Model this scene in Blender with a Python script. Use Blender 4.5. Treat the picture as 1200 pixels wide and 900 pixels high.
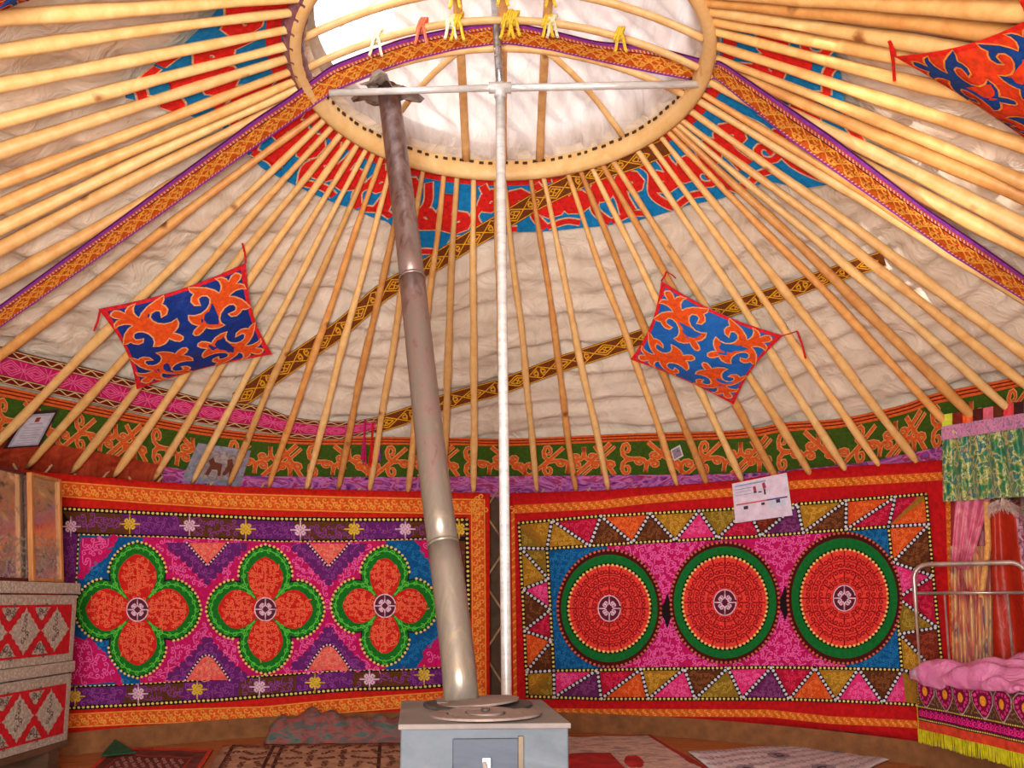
import bpy, math, random
import numpy as np
from mathutils import Vector
from mathutils.geometry import tessellate_polygon
random.seed(7); RNG = np.random.RandomState(11)
for _o in list(bpy.data.objects): bpy.data.objects.remove(_o)
S = bpy.context.scene; COL = S.collection
# ------------------------------------------------------------------ camera
FX, PITCH, CX, CY = 1000.0, 0.1402, 589.2, 561.4
CAM = np.array([0.0, -3.5, 0.8266])
cd = bpy.data.cameras.new('camera'); co = bpy.data.objects.new('camera', cd); COL.objects.link(co)
co.location = CAM; co.rotation_euler = (math.pi/2+PITCH, 0, 0)
cd.sensor_width = 36; cd.lens = 36*FX/1200
cd.shift_x = (600-CX)/1200; cd.shift_y = (CY-450)/1200; cd.clip_start = .02
S.camera = co
# ------------------------------------------------------------------ world, lights, exposure
w = bpy.data.worlds.new('sky'); S.world = w; w.use_nodes = True
bg = w.node_tree.nodes['Background']; bg.inputs[0].default_value = (.86, .93, 1, 1); bg.inputs[1].default_value = 2.3
sd = bpy.data.lights.new('sun', 'SUN'); sd.energy = 6.0; sd.angle = .02; sd.color = (1, .95, .86)
so = bpy.data.objects.new('sun', sd); COL.objects.link(so); so.rotation_euler = (math.radians(4), math.radians(-69), 0)
ld = bpy.data.lights.new('doorway_daylight', 'AREA'); ld.shape = 'RECTANGLE'; ld.size = 1.15; ld.size_y = 1.5
ld.energy = 300; ld.color = (1, .975, .93)
lo = bpy.data.objects.new('doorway_daylight', ld); COL.objects.link(lo)
lo.location = (-.25, -3.98, .95); lo.rotation_euler = (math.radians(119), 0, 0)
S.view_settings.view_transform = 'Standard'; S.view_settings.look = 'None'
S.view_settings.gamma = 1; S.view_settings.exposure = 0.0; S.view_settings.use_curve_mapping = False

# ------------------------------------------------------------------ projection helpers
FZ = -0.07                                    # floor level
WC = np.array([-.25, -.5]); WR = 3.2; HW = 1.6  # wall circle, wall height
RR, RZ = .93, 3.13                            # crown ring
CP, SP = math.cos(PITCH), math.sin(PITCH)
def ray(px):
    px = np.atleast_2d(np.asarray(px, float)); X = (px[:, 0]-CX)/FX; U = -(px[:, 1]-CY)/FX
    return np.stack([X, CP-U*SP, SP+U*CP], 1)
def proj(P):
    q = P-CAM; f = q[:, 1]*CP+q[:, 2]*SP; u = -q[:, 1]*SP+q[:, 2]*CP
    return np.stack([CX+FX*q[:, 0]/f, CY-FX*u/f], 1)
def on_z(px, z):
    r = ray(px); s = (z-CAM[2])/r[:, 2]; return CAM+r*s[:, None]
def on_y(px, y):
    r = ray(px); s = (y-CAM[1])/r[:, 1]; return CAM+r*s[:, None]
def on_plane(px, P0, n):
    r = ray(px); s = ((P0-CAM)@n)/(r@n); return CAM+r*s[:, None]
def wave(az, z):
    return .010*np.sin(az*17+.7)*np.clip((1.75-z)/1.2, .1, 1)+.006*np.sin(az*41+z*2.2)
def cyl(off=0., wav=True, R0=WR-.06):
    def f(px, o=0.):
        r = ray(px); R = R0-off-o; P = None
        for k in range(3 if wav else 1):
            a = r[:, 0]**2+r[:, 1]**2; d0 = CAM[:2]-WC
            b = r[:, 0]*d0[0]+r[:, 1]*d0[1]; c = d0@d0-R**2
            s = (-b+np.sqrt(np.maximum(b*b-a*c, 1e-9)))/a; P = CAM+r*s[:, None]
            if wav: R = R0-off-o-wave(np.arctan2(P[:, 0]-WC[0], P[:, 1]-WC[1]), P[:, 2])
        return P
    return f
def roofP(ph, s, off=0.):
    A = np.stack([RR*np.sin(ph), RR*np.cos(ph), RZ+0*ph], 1)
    B = np.stack([WC[0]+WR*np.sin(ph), WC[1]+WR*np.cos(ph), HW+0*ph], 1)
    P = A+(B-A)*s[:, None]; P[:, 2] += off*1.2; return P
_g = np.stack(np.meshgrid(np.radians(np.arange(-150, 151, 5.)), np.linspace(-.1, 1.15, 16)), -1).reshape(-1, 2)
_gp = proj(roofP(_g[:, 0], _g[:, 1]))
_ok = ((roofP(_g[:, 0], _g[:, 1])-CAM)[:, 1] > .3); _g = _g[_ok]; _gp = _gp[_ok]
def roof_inv(px, off):
    px = np.atleast_2d(np.asarray(px, float)); q = np.zeros((len(px), 2))
    for i in range(0, len(px), 4000):
        c = px[i:i+4000]; d = ((c[:, None]-_gp[None])**2).sum(2); q[i:i+4000] = _g[d.argmin(1)]
    for it in range(9):
        f0 = proj(roofP(q[:, 0], q[:, 1], off)); e = px-f0; h = 1e-4
        ja = (proj(roofP(q[:, 0]+h, q[:, 1], off))-f0)/h; jb = (proj(roofP(q[:, 0], q[:, 1]+h, off))-f0)/h
        det = ja[:, 0]*jb[:, 1]-ja[:, 1]*jb[:, 0]; det = np.where(abs(det) < 1e-3, 1e-3, det)
        da = (e[:, 0]*jb[:, 1]-e[:, 1]*jb[:, 0])/det; db = (ja[:, 0]*e[:, 1]-ja[:, 1]*e[:, 0])/det
        q[:, 0] += np.clip(da, -.3, .3); q[:, 1] += np.clip(db, -.3, .3)
    return q
def roof(off=0.):
    def f(px, o=0.):
        q = roof_inv(px, off-o); return roofP(q[:, 0], q[:, 1], off-o)
    return f
def lineseg(*p): return np.array(p, float)
def interp_poly(pts, x):
    pts = np.asarray(pts, float); return np.interp(x, pts[:, 0], pts[:, 1])

# ------------------------------------------------------------------ mesh building
def lin(c):
    c = np.asarray(c, float)/255.; return tuple(np.where(c <= .04045, c/12.92, ((c+.055)/1.055)**2.4))
ORG = {}
def tag(o, label=None, cat=None, group=None, kind=None):
    if label: o['label'] = label
    if cat: o['category'] = cat
    if group: o['group'] = group
    if kind: o['kind'] = kind
    return o
def empty(name, loc, label=None, cat=None, group=None, kind=None):
    o = bpy.data.objects.new(name, None); COL.objects.link(o); o.location = loc; o.empty_display_size = .05
    ORG[o.name] = np.array(loc, float); return tag(o, label, cat, group, kind)
class MB:
    def __init__(s): s.V = []; s.F = []; s.n = 0; s.M = []
    def add(s, v, f, mi=0):
        v = np.asarray(v, float).reshape(-1, 3)
        for ff in (f if isinstance(f, list) else [f]):
            ff = np.asarray(ff, int)
            if len(ff): s.F.append(ff+s.n); s.M.append(np.full(len(ff), mi))
        s.V.append(v); s.n += len(v); return s
    def build(s, name, mat, parent=None, smooth=False, origin=None, solid=0, bevel=0, sub=0):
        if not s.V: return None
        V = np.concatenate(s.V)
        if parent is not None: org = ORG[parent.name]
        else:
            org = np.array([V[:, 0].mean(), V[:, 1].mean(), V[:, 2].min()]) if origin is None else np.array(origin, float)
        me = bpy.data.meshes.new(name); me.vertices.add(len(V)); me.vertices.foreach_set('co', (V-org).ravel())
        tot = np.concatenate([np.full(len(f), f.shape[1]) for f in s.F]); vi = np.concatenate([f.ravel() for f in s.F])
        me.loops.add(len(vi)); me.loops.foreach_set('vertex_index', vi)
        me.polygons.add(len(tot)); st = np.concatenate([[0], np.cumsum(tot)[:-1]])
        me.polygons.foreach_set('loop_start', st); me.polygons.foreach_set('loop_total', tot)
        mats = mat if isinstance(mat, (list, tuple)) else [mat]
        for m in mats: me.materials.append(m)
        me.polygons.foreach_set('material_index', np.concatenate(s.M))
        me.polygons.foreach_set('use_smooth', np.full(len(tot), bool(smooth)))
        me.update(calc_edges=True); me.validate()
        o = bpy.data.objects.new(name, me); COL.objects.link(o)
        if parent is not None: o.parent = parent; ORG[o.name] = org
        else: o.location = org; ORG[o.name] = org
        if solid:
            m = o.modifiers.new('s', 'SOLIDIFY'); m.thickness = solid; m.offset = 0
        if bevel:
            m = o.modifiers.new('b', 'BEVEL'); m.width = bevel; m.segments = 2; m.limit_method = 'ANGLE'
        if sub:
            m = o.modifiers.new('u', 'SUBSURF'); m.levels = sub; m.render_levels = sub
        return o
def box(mb, c, sx, sy, sz, ax=None, mi=0):
    """c = centre, ax = 3 unit axes"""
    ax = np.eye(3) if ax is None else np.asarray(ax, float)
    v = np.array([[x, y, z] for x in (-.5, .5) for y in (-.5, .5) for z in (-.5, .5)])*[sx, sy, sz]
    mb.add(np.asarray(c)+v@ax, np.array([[0, 1, 3, 2], [4, 6, 7, 5], [0, 4, 5, 1], [2, 3, 7, 6], [0, 2, 6, 4], [1, 5, 7, 3]]), mi); return mb
def grid_faces(n, m, wrap=False):
    i, j = np.meshgrid(np.arange(n-1), np.arange(m if wrap else m-1), indexing='ij'); i = i.ravel(); j = j.ravel(); k = (j+1) % m
    return np.stack([i*m+j, (i+1)*m+j, (i+1)*m+k, i*m+k], 1)
def tube(mb, P, r, n=8, cap=True, flat=1.0, mi=0):
    P = np.asarray(P, float); K = len(P); r = np.broadcast_to(np.asarray(r, float), (K,))
    T = np.gradient(P, axis=0); T /= np.linalg.norm(T, axis=1)[:, None]+1e-12
    ref = np.array([0, 0, 1.]) if abs(T[:, 2]).mean() < .85 else np.array([0, 1., 0])
    A = np.cross(T, ref); A /= np.linalg.norm(A, axis=1)[:, None]+1e-12; B = np.cross(A, T)
    a = np.arange(n)*2*np.pi/n
    V = P[:, None]+(A[:, None]*np.cos(a)[None, :, None]+B[:, None]*(np.sin(a)*flat)[None, :, None])*r[:, None, None]
    V = V.reshape(-1, 3); F = [grid_faces(K, n, True)]
    if cap: F += [np.array([list(range(n))]), np.array([[(K-1)*n+k for k in range(n)][::-1]])]
    mb.add(V, F, mi); return mb
def sheet(mb, fn, us, vs, mi=0):
    U, W = np.meshgrid(us, vs, indexing='ij'); P = fn(U.ravel(), W.ravel()); mb.add(P, grid_faces(len(us), len(vs)), mi); return mb

# ------------------------------------------------------------------ materials
def nodes(name):
    m = bpy.data.materials.new(name); m.use_nodes = True; nt = m.node_tree
    return m, nt, nt.nodes['Principled BSDF']
def N(nt, t, **k):
    n = nt.nodes.new(t)
    for a, b in k.items(): setattr(n, a, b)
    return n
def mapped(nt, scale=(1, 1, 1), rot=(0, 0, 0), src='Object'):
    tc = N(nt, 'ShaderNodeTexCoord'); mp = N(nt, 'ShaderNodeMapping'); mp.inputs['Scale'].default_value = scale; mp.inputs['Rotation'].default_value = rot
    nt.links.new(tc.outputs[src], mp.inputs[0]); return mp
def noise(nt, mp, scale, detail=3, rough=.55, dist=0):
    n = N(nt, 'ShaderNodeTexNoise'); n.inputs['Scale'].default_value = scale; n.inputs['Detail'].default_value = detail
    n.inputs['Roughness'].default_value = rough; n.inputs['Distortion'].default_value = dist
    nt.links.new(mp.outputs[0], n.inputs['Vector']); return n
def ramp(nt, src, stops):
    r = N(nt, 'ShaderNodeValToRGB'); e = r.color_ramp.elements
    while len(e) < len(stops): e.new(.5)
    for i, (p, c) in enumerate(stops): e[i].position = p; e[i].color = (*lin(c), 1)
    nt.links.new(src, r.inputs[0]); return r
def bump(nt, b, src, strength, dist=.01):
    n = N(nt, 'ShaderNodeBump'); n.inputs['Strength'].default_value = strength; n.inputs['Distance'].default_value = dist
    nt.links.new(src, n.inputs['Height']); nt.links.new(n.outputs[0], b.inputs['Normal']); return n
_mc = {}
def felt(c, var=.12, rough=.85, sc=60, bs=.35, sheen=.0):
    k = ('f', tuple(c), var, rough, sc, bs)
    if k in _mc: return _mc[k]
    m, nt, b = nodes('cloth'); mp = mapped(nt); n = noise(nt, mp, sc, 4)
    c = np.array(c, float)
    r = ramp(nt, n.outputs[0], [(.25, np.clip(c*(1-var*1.3), 0, 255)), (.75, np.clip(c*(1+var)+3, 0, 255))])
    nt.links.new(r.outputs[0], b.inputs['Base Color']); b.inputs['Roughness'].default_value = rough
    b.inputs['Specular IOR Level'].default_value = .2
    n2 = noise(nt, mp, sc*5, 2); bump(nt, b, n2.outputs[0], bs, .004); _mc[k] = m; return m
def plain(c, rough=.6, metal=0., spec=.3):
    k = ('p', tuple(c), rough, metal)
    if k in _mc: return _mc[k]
    m, nt, b = nodes('plain'); mp = mapped(nt); n = noise(nt, mp, 25, 3); c = np.array(c, float)
    r = ramp(nt, n.outputs[0], [(.3, c*.93), (.7, np.clip(c*1.05, 0, 255))]); nt.links.new(r.outputs[0], b.inputs['Base Color'])
    b.inputs['Roughness'].default_value = rough; b.inputs['Metallic'].default_value = metal; b.inputs['Specular IOR Level'].default_value = spec
    _mc[k] = m; return m
def satin(c1, c2, sc=6, rough=.45, trans=0.0, stretch=(1, 1, 1), bs=.5, dist=.03):
    m, nt, b = nodes('fabric'); mp = mapped(nt, stretch)
    n = noise(nt, mp, sc, 4, .6, 1.2); r = ramp(nt, n.outputs[0], [(.3, c1), (.7, c2)])
    nt.links.new(r.outputs[0], b.inputs['Base Color']); b.inputs['Roughness'].default_value = rough
    b.inputs['Specular IOR Level'].default_value = .35
    bump(nt, b, n.outputs[0], bs, dist)
    if trans:
        t = N(nt, 'ShaderNodeBsdfTranslucent'); nt.links.new(r.outputs[0], t.inputs[0])
        mx = N(nt, 'ShaderNodeMixShader'); mx.inputs[0].default_value = trans
        out = nt.nodes['Material Output']
        nt.links.new(b.outputs[0], mx.inputs[1]); nt.links.new(t.outputs[0], mx.inputs[2]); nt.links.new(mx.outputs[0], out.inputs[0])
    return m
def woodmat(c1, c2, knot=(120, 55, 15), sc=1.0, stretch=(14, 14, 1.4), rough=.5, src='Object', kn=.83):
    m, nt, b = nodes('wood'); mp = mapped(nt, stretch, src=src)
    oi = N(nt, 'ShaderNodeObjectInfo'); add = N(nt, 'ShaderNodeVectorMath', operation='ADD')
    ml = N(nt, 'ShaderNodeVectorMath', operation='SCALE'); ml.inputs[0].default_value = (31, 17, 53); nt.links.new(oi.outputs['Random'], ml.inputs['Scale'])
    nt.links.new(mp.outputs[0], add.inputs[0]); nt.links.new(ml.outputs[0], add.inputs[1])
    n = noise(nt, add, 2.2*sc, 5, .6, .4); r = ramp(nt, n.outputs[0], [(.3, c1), (.68, c2)])
    n2 = N(nt, 'ShaderNodeTexVoronoi'); n2.inputs['Scale'].default_value = .62*sc; nt.links.new(add.outputs[0], n2.inputs['Vector'])
    dn = noise(nt, add, 5*sc, 2); dm = N(nt, 'ShaderNodeMath', operation='MULTIPLY_ADD'); nt.links.new(dn.outputs[0], dm.inputs[0]); dm.inputs[1].default_value = .12; nt.links.new(n2.outputs['Distance'], dm.inputs[2])
    r2 = ramp(nt, dm.outputs[0], [(0, (255, 255, 255)), (.11+(.9-kn)*.5, (235, 235, 235)), (.19+(.9-kn)*.5, (0, 0, 0))])
    mix = N(nt, 'ShaderNodeMixRGB'); mix.inputs[2].default_value = (*lin(knot), 1)
    nt.links.new(r2.outputs[0], mix.inputs[0]); nt.links.new(r.outputs[0], mix.inputs[1])
    hs = N(nt, 'ShaderNodeHueSaturation'); mr = N(nt, 'ShaderNodeMapRange'); mr.inputs[3].default_value = .86; mr.inputs[4].default_value = 1.1
    nt.links.new(oi.outputs['Random'], mr.inputs[0]); nt.links.new(mr.outputs[0], hs.inputs['Value']); nt.links.new(mix.outputs[0], hs.inputs['Color'])
    nt.links.new(hs.outputs[0], b.inputs['Base Color']); b.inputs['Roughness'].default_value = rough
    bump(nt, b, n.outputs[0], .3, .006); return m
def metalmat(c1, c2, rough=.35, sc=8, metal=.85, stretch=(1, 1, 1), r2=None):
    m, nt, b = nodes('metal'); mp = mapped(nt, stretch); n = noise(nt, mp, sc, 5, .65, .5)
    r = ramp(nt, n.outputs[0], [(.3, c1), (.7, c2)]); nt.links.new(r.outputs[0], b.inputs['Base Color'])
    b.inputs['Metallic'].default_value = metal
    rr = N(nt, 'ShaderNodeMapRange'); rr.inputs[3].default_value = rough*.7; rr.inputs[4].default_value = (r2 or rough*1.6)
    nt.links.new(n.outputs[0], rr.inputs[0]); nt.links.new(rr.outputs[0], b.inputs['Roughness']); bump(nt, b, n.outputs[0], .15, .004); return m

# ------------------------------------------------------------------ flat art: ribbons, fills and dots laid on a surface in photo coordinates
def resample(P, step, closed=False):
    P = np.asarray(P, float)
    if closed: P = np.vstack([P, P[:1]])
    d = np.r_[0, np.cumsum(np.linalg.norm(np.diff(P, axis=0), axis=1))]; n = max(2, int(d[-1]/step)+1)
    t = np.linspace(0, d[-1], n); return np.stack([np.interp(t, d, P[:, 0]), np.interp(t, d, P[:, 1])], 1)
def smoothline(P, k=8):
    P = np.asarray(P, float); n = len(P); Q = np.vstack([2*P[0]-P[1], P, 2*P[-1]-P[-2]]); out = []
    for i in range(n-1):
        p0, p1, p2, p3 = Q[i:i+4]
        for t in np.arange(k)/k:
            out.append(.5*((2*p1)+(-p0+p2)*t+(2*p0-5*p1+4*p2-p3)*t*t+(-p0+3*p1-3*p2+p3)*t**3))
    out.append(P[-1]); return np.array(out)
def inpoly(pts, poly):
    x, y = pts[:, 0], pts[:, 1]; poly = np.asarray(poly, float); c = np.zeros(len(pts), bool); j = len(poly)-1
    for i in range(len(poly)):
        xi, yi = poly[i]; xj, yj = poly[j]
        c ^= ((yi > y) != (yj > y)) & (x < (xj-xi)*(y-yi)/((yj-yi) if yj != yi else 1e-9)+xi); j = i
    return c
def ell(cx, cy, rx, ry, n=40): a = np.arange(n)*2*np.pi/n; return np.stack([cx+rx*np.cos(a), cy+ry*np.sin(a)], 1)
class Art:
    """strokes and fills in 2-D; fn(points, lift) puts them on the surface"""
    def __init__(s, fn): s.fn = fn; s.L = {}
    def layer(s, key, off): s.L[key] = [off, [], [], 0]; return s
    def _put(s, key, v, fs):
        L = s.L[key]; L[1].append(v)
        for f in fs: L[2].append(np.asarray(f)+L[3])
        L[3] += len(v)
    def strokes(s, key, P, w):
        """P (N,K,2), w scalar or (K,)"""
        P = np.asarray(P, float); P = P[None] if P.ndim == 2 else P; n, K, _ = P.shape
        if n == 0: return
        T = np.gradient(P, axis=1); T /= np.linalg.norm(T, axis=2)[..., None]+1e-9
        Nn = np.stack([-T[..., 1], T[..., 0]], -1)*(np.broadcast_to(np.asarray(w, float), (K,))/2)[None, :, None]
        V = np.stack([P-Nn, P+Nn], 2).reshape(-1, 2)
        b = (np.arange(n)*K*2)[:, None]+(np.arange(K-1)*2)[None]; b = b.ravel()
        s._put(key, V, [np.stack([b, b+2, b+3, b+1], 1)])
    def fan(s, key, poly, rings=4, step=8, c=None):
        B = resample(poly, step, True)[:-1]; c = B.mean(0) if c is None else np.asarray(c, float); n = len(B)
        V = np.vstack([c+(B-c)*(k/rings) for k in range(1, rings+1)]+[c[None]]); F = []
        j = np.arange(n); k2 = (j+1) % n
        q = [np.stack([r*n+j, (r+1)*n+j, (r+1)*n+k2, r*n+k2], 1) for r in range(rings-1)]
        s._put(key, V, q+[np.stack([j, k2, np.full(n, rings*n)], 1)])
    def tess(s, key, poly):
        poly = np.asarray(poly, float); t = tessellate_polygon([[Vector((p[0], p[1], 0)) for p in poly]])
        s._put(key, poly, [np.array(t)])
    def strip(s, key, A, B, n=40, m=2):
        A = resample2(A, n); B = resample2(B, n); V = np.stack([A+(B-A)*k/(m-1) for k in range(m)], 1).reshape(-1, 2)
        s._put(key, V, [grid_faces(n, m)])
    def dots(s, key, C, r, n=6):
        C = np.asarray(C, float); a = np.arange(n)*2*np.pi/n; r = np.broadcast_to(np.asarray(r, float), (2,))
        V = (C[:, None]+np.stack([r[0]*np.cos(a), r[1]*np.sin(a)], 1)[None]).reshape(-1, 2)
        s._put(key, V, [(np.arange(len(C))*n)[:, None]+np.arange(n)[None]])
    def dotted(s, key, P, step, r, closed=False): s.dots(key, resample(P, step, closed), r)
    def build(s, key, name, mat, parent, **k):
        off, V, F, n = s.L[key]
        if not V: return None
        mb = MB(); P = s.fn(np.concatenate(V), off)
        gr = {}
        for f in F: gr.setdefault(f.shape[1], []).append(f)
        mb.add(P, [np.concatenate(g) for g in gr.values()]); ob = mb.build(name, mat, parent, **k)
        if any(q in name for q in ('scrollwork', 'bead', 'stitch', 'weave', 'zigzag')): ob['kind'] = 'stuff'
        return ob
def piece(fn, off, pts, name, mat, parent, rings=3, step=7, c=None):
    a = Art(fn); a.layer('x', off); a.fan('x', pts, rings, step, c); return a.build('x', name, mat, parent)
def resample2(P, n):
    P = np.asarray(P, float); d = np.r_[0, np.cumsum(np.linalg.norm(np.diff(P, axis=0), axis=1))]; t = np.linspace(0, d[-1], n)
    return np.stack([np.interp(t, d, P[:, 0]), np.interp(t, d, P[:, 1])], 1)
def spiral(turns=1.2, K=11, r0=.5, r1=.08, a0=0., cx=0., cy=0., d=1):
    t = np.linspace(0, 1, K); r = r0+(r1-r0)*t**.8; a = a0+d*2*np.pi*turns*t
    return np.stack([cx+r*np.cos(a), cy+r*np.sin(a)], 1)
def horn():      # one arm of a ram's horn: stem from below, curling outwards
    sp = spiral(1.15, 10, .24, .05, math.pi, .26, .05, -1); return np.vstack([[[0, -.5], [.0, -.2]], sp])
HR = horn(); HL = HR*[-1, 1]
SS = np.vstack([spiral(1.0, 8, .24, .05, math.pi, .24, .18, 1)[::-1], (spiral(1.0, 8, .24, .05, 0, -.24, -.18, 1))])
CC = np.vstack([spiral(1.1, 9, .24, .05, math.pi*.5, -.25, 0, 1)[::-1], spiral(1.1, 9, .24, .05, math.pi*.5, .25, 0, -1)])
def place(T, C, size, ang):
    C = np.asarray(C, float); ang = np.broadcast_to(ang, (len(C),)); size = np.broadcast_to(size, (len(C),))
    c, sn = np.cos(ang)*size, np.sin(ang)*size
    return np.stack([C[:, 0:1]+T[None, :, 0]*c[:, None]-T[None, :, 1]*sn[:, None], C[:, 1:2]+T[None, :, 0]*sn[:, None]+T[None, :, 1]*c[:, None]], -1)
def scatter(bbox, step, test, jit=.18):
    x0, y0, x1, y1 = bbox; xs = np.arange(x0, x1, step); ys = np.arange(y0, y1, step*.9)
    g = np.array([(x+(step*.5 if j % 2 else 0), y) for j, y in enumerate(ys) for x in xs]); 
    if not len(g): return np.zeros((0, 2))
    g += RNG.uniform(-jit, jit, g.shape)*step; return g[test(g)]
def fill_scrolls(art, key, bbox, step, test, w=1.3, center=None, size=1.4):
    step *= .88
    g = scatter(bbox, step, test)
    if not len(g): return
    if center is None: ang = RNG.choice([0, math.pi/2, math.pi, -math.pi/2], len(g))+RNG.uniform(-.4, .4, len(g))
    else: ang = np.arctan2(g[:, 1]-center[1], g[:, 0]-center[0])+RNG.choice([0, math.pi/2, math.pi], len(g))
    pick = RNG.randint(0, 3, len(g))
    for k, T in enumerate((CC, SS, None)):
        gg = g[pick == k]; aa = ang[pick == k]
        if not len(gg): continue
        P = place(HR if T is None else T, gg, step*size, aa)
        for Q in ([P, place(HL, gg, step*size, aa)] if T is None else [P]):
            ok = test(Q.reshape(-1, 2)).reshape(len(gg), -1).mean(1) > .82
            if ok.any(): art.strokes(key, Q[ok], w)
ORD = 'first second third fourth fifth sixth seventh eighth ninth tenth eleventh twelfth thirteenth fourteenth fifteenth sixteenth seventeenth eighteenth nineteenth twentieth'.split()
def ordw(n):
    if n <= 20: return ORD[n-1]
    t = {2: 'twenty', 3: 'thirty', 4: 'forty'}[n//10]
    return t+'-'+ORD[n % 10-1] if n % 10 else {3: 'thirtieth', 4: 'fortieth'}[n//10]
# ================================================================== STRUCTURE
WOOD = woodmat((214, 152, 88), (240, 190, 128), knot=(135, 66, 22), stretch=(9, 9, 9), kn=.8)
WOODL = woodmat((226, 172, 104), (246, 206, 145), knot=(170, 100, 40), stretch=(6, 6, 6), kn=.9)
CLOTH = satin((206, 188, 168), (232, 217, 200), sc=6, rough=.5, bs=.7, dist=.03)
# floor
mb = MB(); a = np.linspace(0, 2*np.pi, 97)[:-1]
for R0, z in ((3.42, FZ),):
    V = np.vstack([[[WC[0], WC[1], z]]]+[np.stack([WC[0]+R0*k/6*np.sin(a), WC[1]+R0*k/6*np.cos(a), 0*a+z], 1) for k in range(1, 7)])
    F = [np.stack([0*np.arange(96), 1+np.arange(96), 1+(np.arange(96)+1) % 96], 1)]+[grid_faces(6, 96, True)+1]
    mb.add(V, F)
FLOORM = woodmat((150, 92, 48), (186, 120, 66), knot=(110, 60, 25), stretch=(2, 14, 2))
tag(mb.build('floor', FLOORM, origin=(WC[0], WC[1], FZ)), kind='structure')
mb = MB(); mb.add([[-9, -12, FZ-.03], [9, -12, FZ-.03], [9, 9, FZ-.03], [-9, 9, FZ-.03]], np.array([[0, 1, 2, 3]]))
tag(mb.build('ground', felt((150, 135, 100), sc=3)), kind='structure')
# felt wall behind the lattice, with the doorway left open behind the camera
DOORA = math.radians(170)
mb = MB(); az = np.linspace(-DOORA, DOORA, 160)
sheet(mb, lambda u, v: np.stack([WC[0]+(WR+.06)*np.sin(u), WC[1]+(WR+.06)*np.cos(u), v], 1), az, np.linspace(FZ, HW+.06, 6))
wall = mb.build('wall_felt', felt((86, 66, 52), sc=12), origin=(WC[0], WC[1], FZ), smooth=True); tag(wall, kind='structure')
LATH = woodmat((176, 138, 100), (206, 170, 128), stretch=(8, 8, 3))
lat = empty('wall_lattice', (WC[0], WC[1], FZ), kind='structure')
for d in (-1, 1):
    for i in range(56):
        a0 = math.radians(-166+i*6)
        if abs(a0+d*math.radians(20)) > DOORA-.02: continue
        t = np.linspace(0, 1, 9); aa = a0+d*math.radians(20)*t; r = WR-.012*d+.015
        P = np.stack([WC[0]+r*np.sin(aa), WC[1]+r*np.cos(aa), FZ+(HW-FZ+.03)*t], 1)
        m2 = MB(); tube(m2, P, .014, 6, flat=.55); m2.build('lattice_lath', LATH, lat, smooth=False)
# doorway frame behind the camera
door = empty('door_1', (WC[0], WC[1]-WR, FZ), kind='structure')
dx = (WR+.03)*math.sin(DOORA)
for sx in (-1, 1):
    m2 = MB(); box(m2, (WC[0]+sx*(dx-.03), WC[1]-(WR)*math.cos(math.pi-DOORA)-.03, .83), .07, .12, 1.8); m2.build('door_post', WOOD, door)
m2 = MB(); box(m2, (WC[0], WC[1]-WR-.01, 1.74), 2*dx+.1, .12, .08); m2.build('door_lintel', WOOD, door)
m2 = MB(); box(m2, (WC[0], WC[1]-WR-.01, FZ+.03), 2*dx, .12, .06); m2.build('door_sill', WOOD, door)
# roof cloth
def wr(ph, s):
    rr = .93+2.3*s; x = ph*rr
    return 1.0*(.010*np.sin(s*70+2.0*np.sin(ph*9)+ph*5)+.008*np.sin(s*128+3*np.sin(ph*7+1)+ph*16)+.006*np.sin(ph*38+s*9)+.009*np.sin(ph*13+s*21))*np.clip(s*3, .2, 1)
mb = MB()
sheet(mb, lambda u, v: roofP(u, v, .052+wr(u, v)+.012), np.linspace(-math.pi, math.pi, 421), np.linspace(-.03, 1.035, 90))
tag(mb.build('ceiling', CLOTH, origin=(0, 0, RZ), smooth=True), kind='structure')
# outer felt over the cloth so that no daylight leaks through
mb = MB(); sheet(mb, lambda u, v: roofP(u, v, .12), np.linspace(-math.pi, math.pi, 120), np.linspace(-.04, 1.06, 5))
tag(mb.build('ceiling_felt', felt((190, 180, 165), sc=10), origin=(0, 0, RZ)), kind='structure')

# ================================================================== CROWN
crown = empty('smoke_hole_frame', (0, 0, RZ), 'round wooden crown ring with bent laths around the smoke hole at the roof top', 'roof ring')
mb = MB(); na = 128; a = np.arange(na)*2*np.pi/na
prof = [(.872, 3.112), (.868, 3.15), (.872, 3.20), (.89, 3.212), (.918, 3.20), (.926, 3.15), (.918, 3.105), (.895, 3.098)]
V = np.stack([np.stack([r*np.sin(a), r*np.cos(a), 0*a+z], 1) for r, z in prof], 1).reshape(-1, 3)
mb.add(V, np.array([[i*8+j, ((i+1) % na)*8+j, ((i+1) % na)*8+(j+1) % 8, i*8+(j+1) % 8] for i in range(na) for j in range(8)]))
rim = mb.build('rim', woodmat((232, 182, 112), (248, 210, 148), knot=(200, 130, 60), stretch=(5, 5, 5), kn=.95), crown, smooth=True)
DARK = plain((70, 45, 22), .8)
mb = MB()
for i in range(52):
    t = -1.45+2.9*i/51+RNG.uniform(-.008, .008); z = 3.183+RNG.uniform(-.006, .004)
    c = np.array([.8665*math.sin(t), .8665*math.cos(t), z]); tx = np.array([math.cos(t), -math.sin(t), 0]); n = np.array([math.sin(t), math.cos(t), 0])
    box(mb, c, .02+RNG.uniform(-.006, .008), .008, .012, [tx, n, [0, 0, 1]])
o = mb.build('peg_hole', DARK, rim); o['label'] = 'row of small dark peg holes'; o['kind'] = 'stuff'
ARZ = on_y([(590, 57)], .2)[0][2]-3.165
def arch(u): return 3.165+ARZ*(1-u*u)
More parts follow.
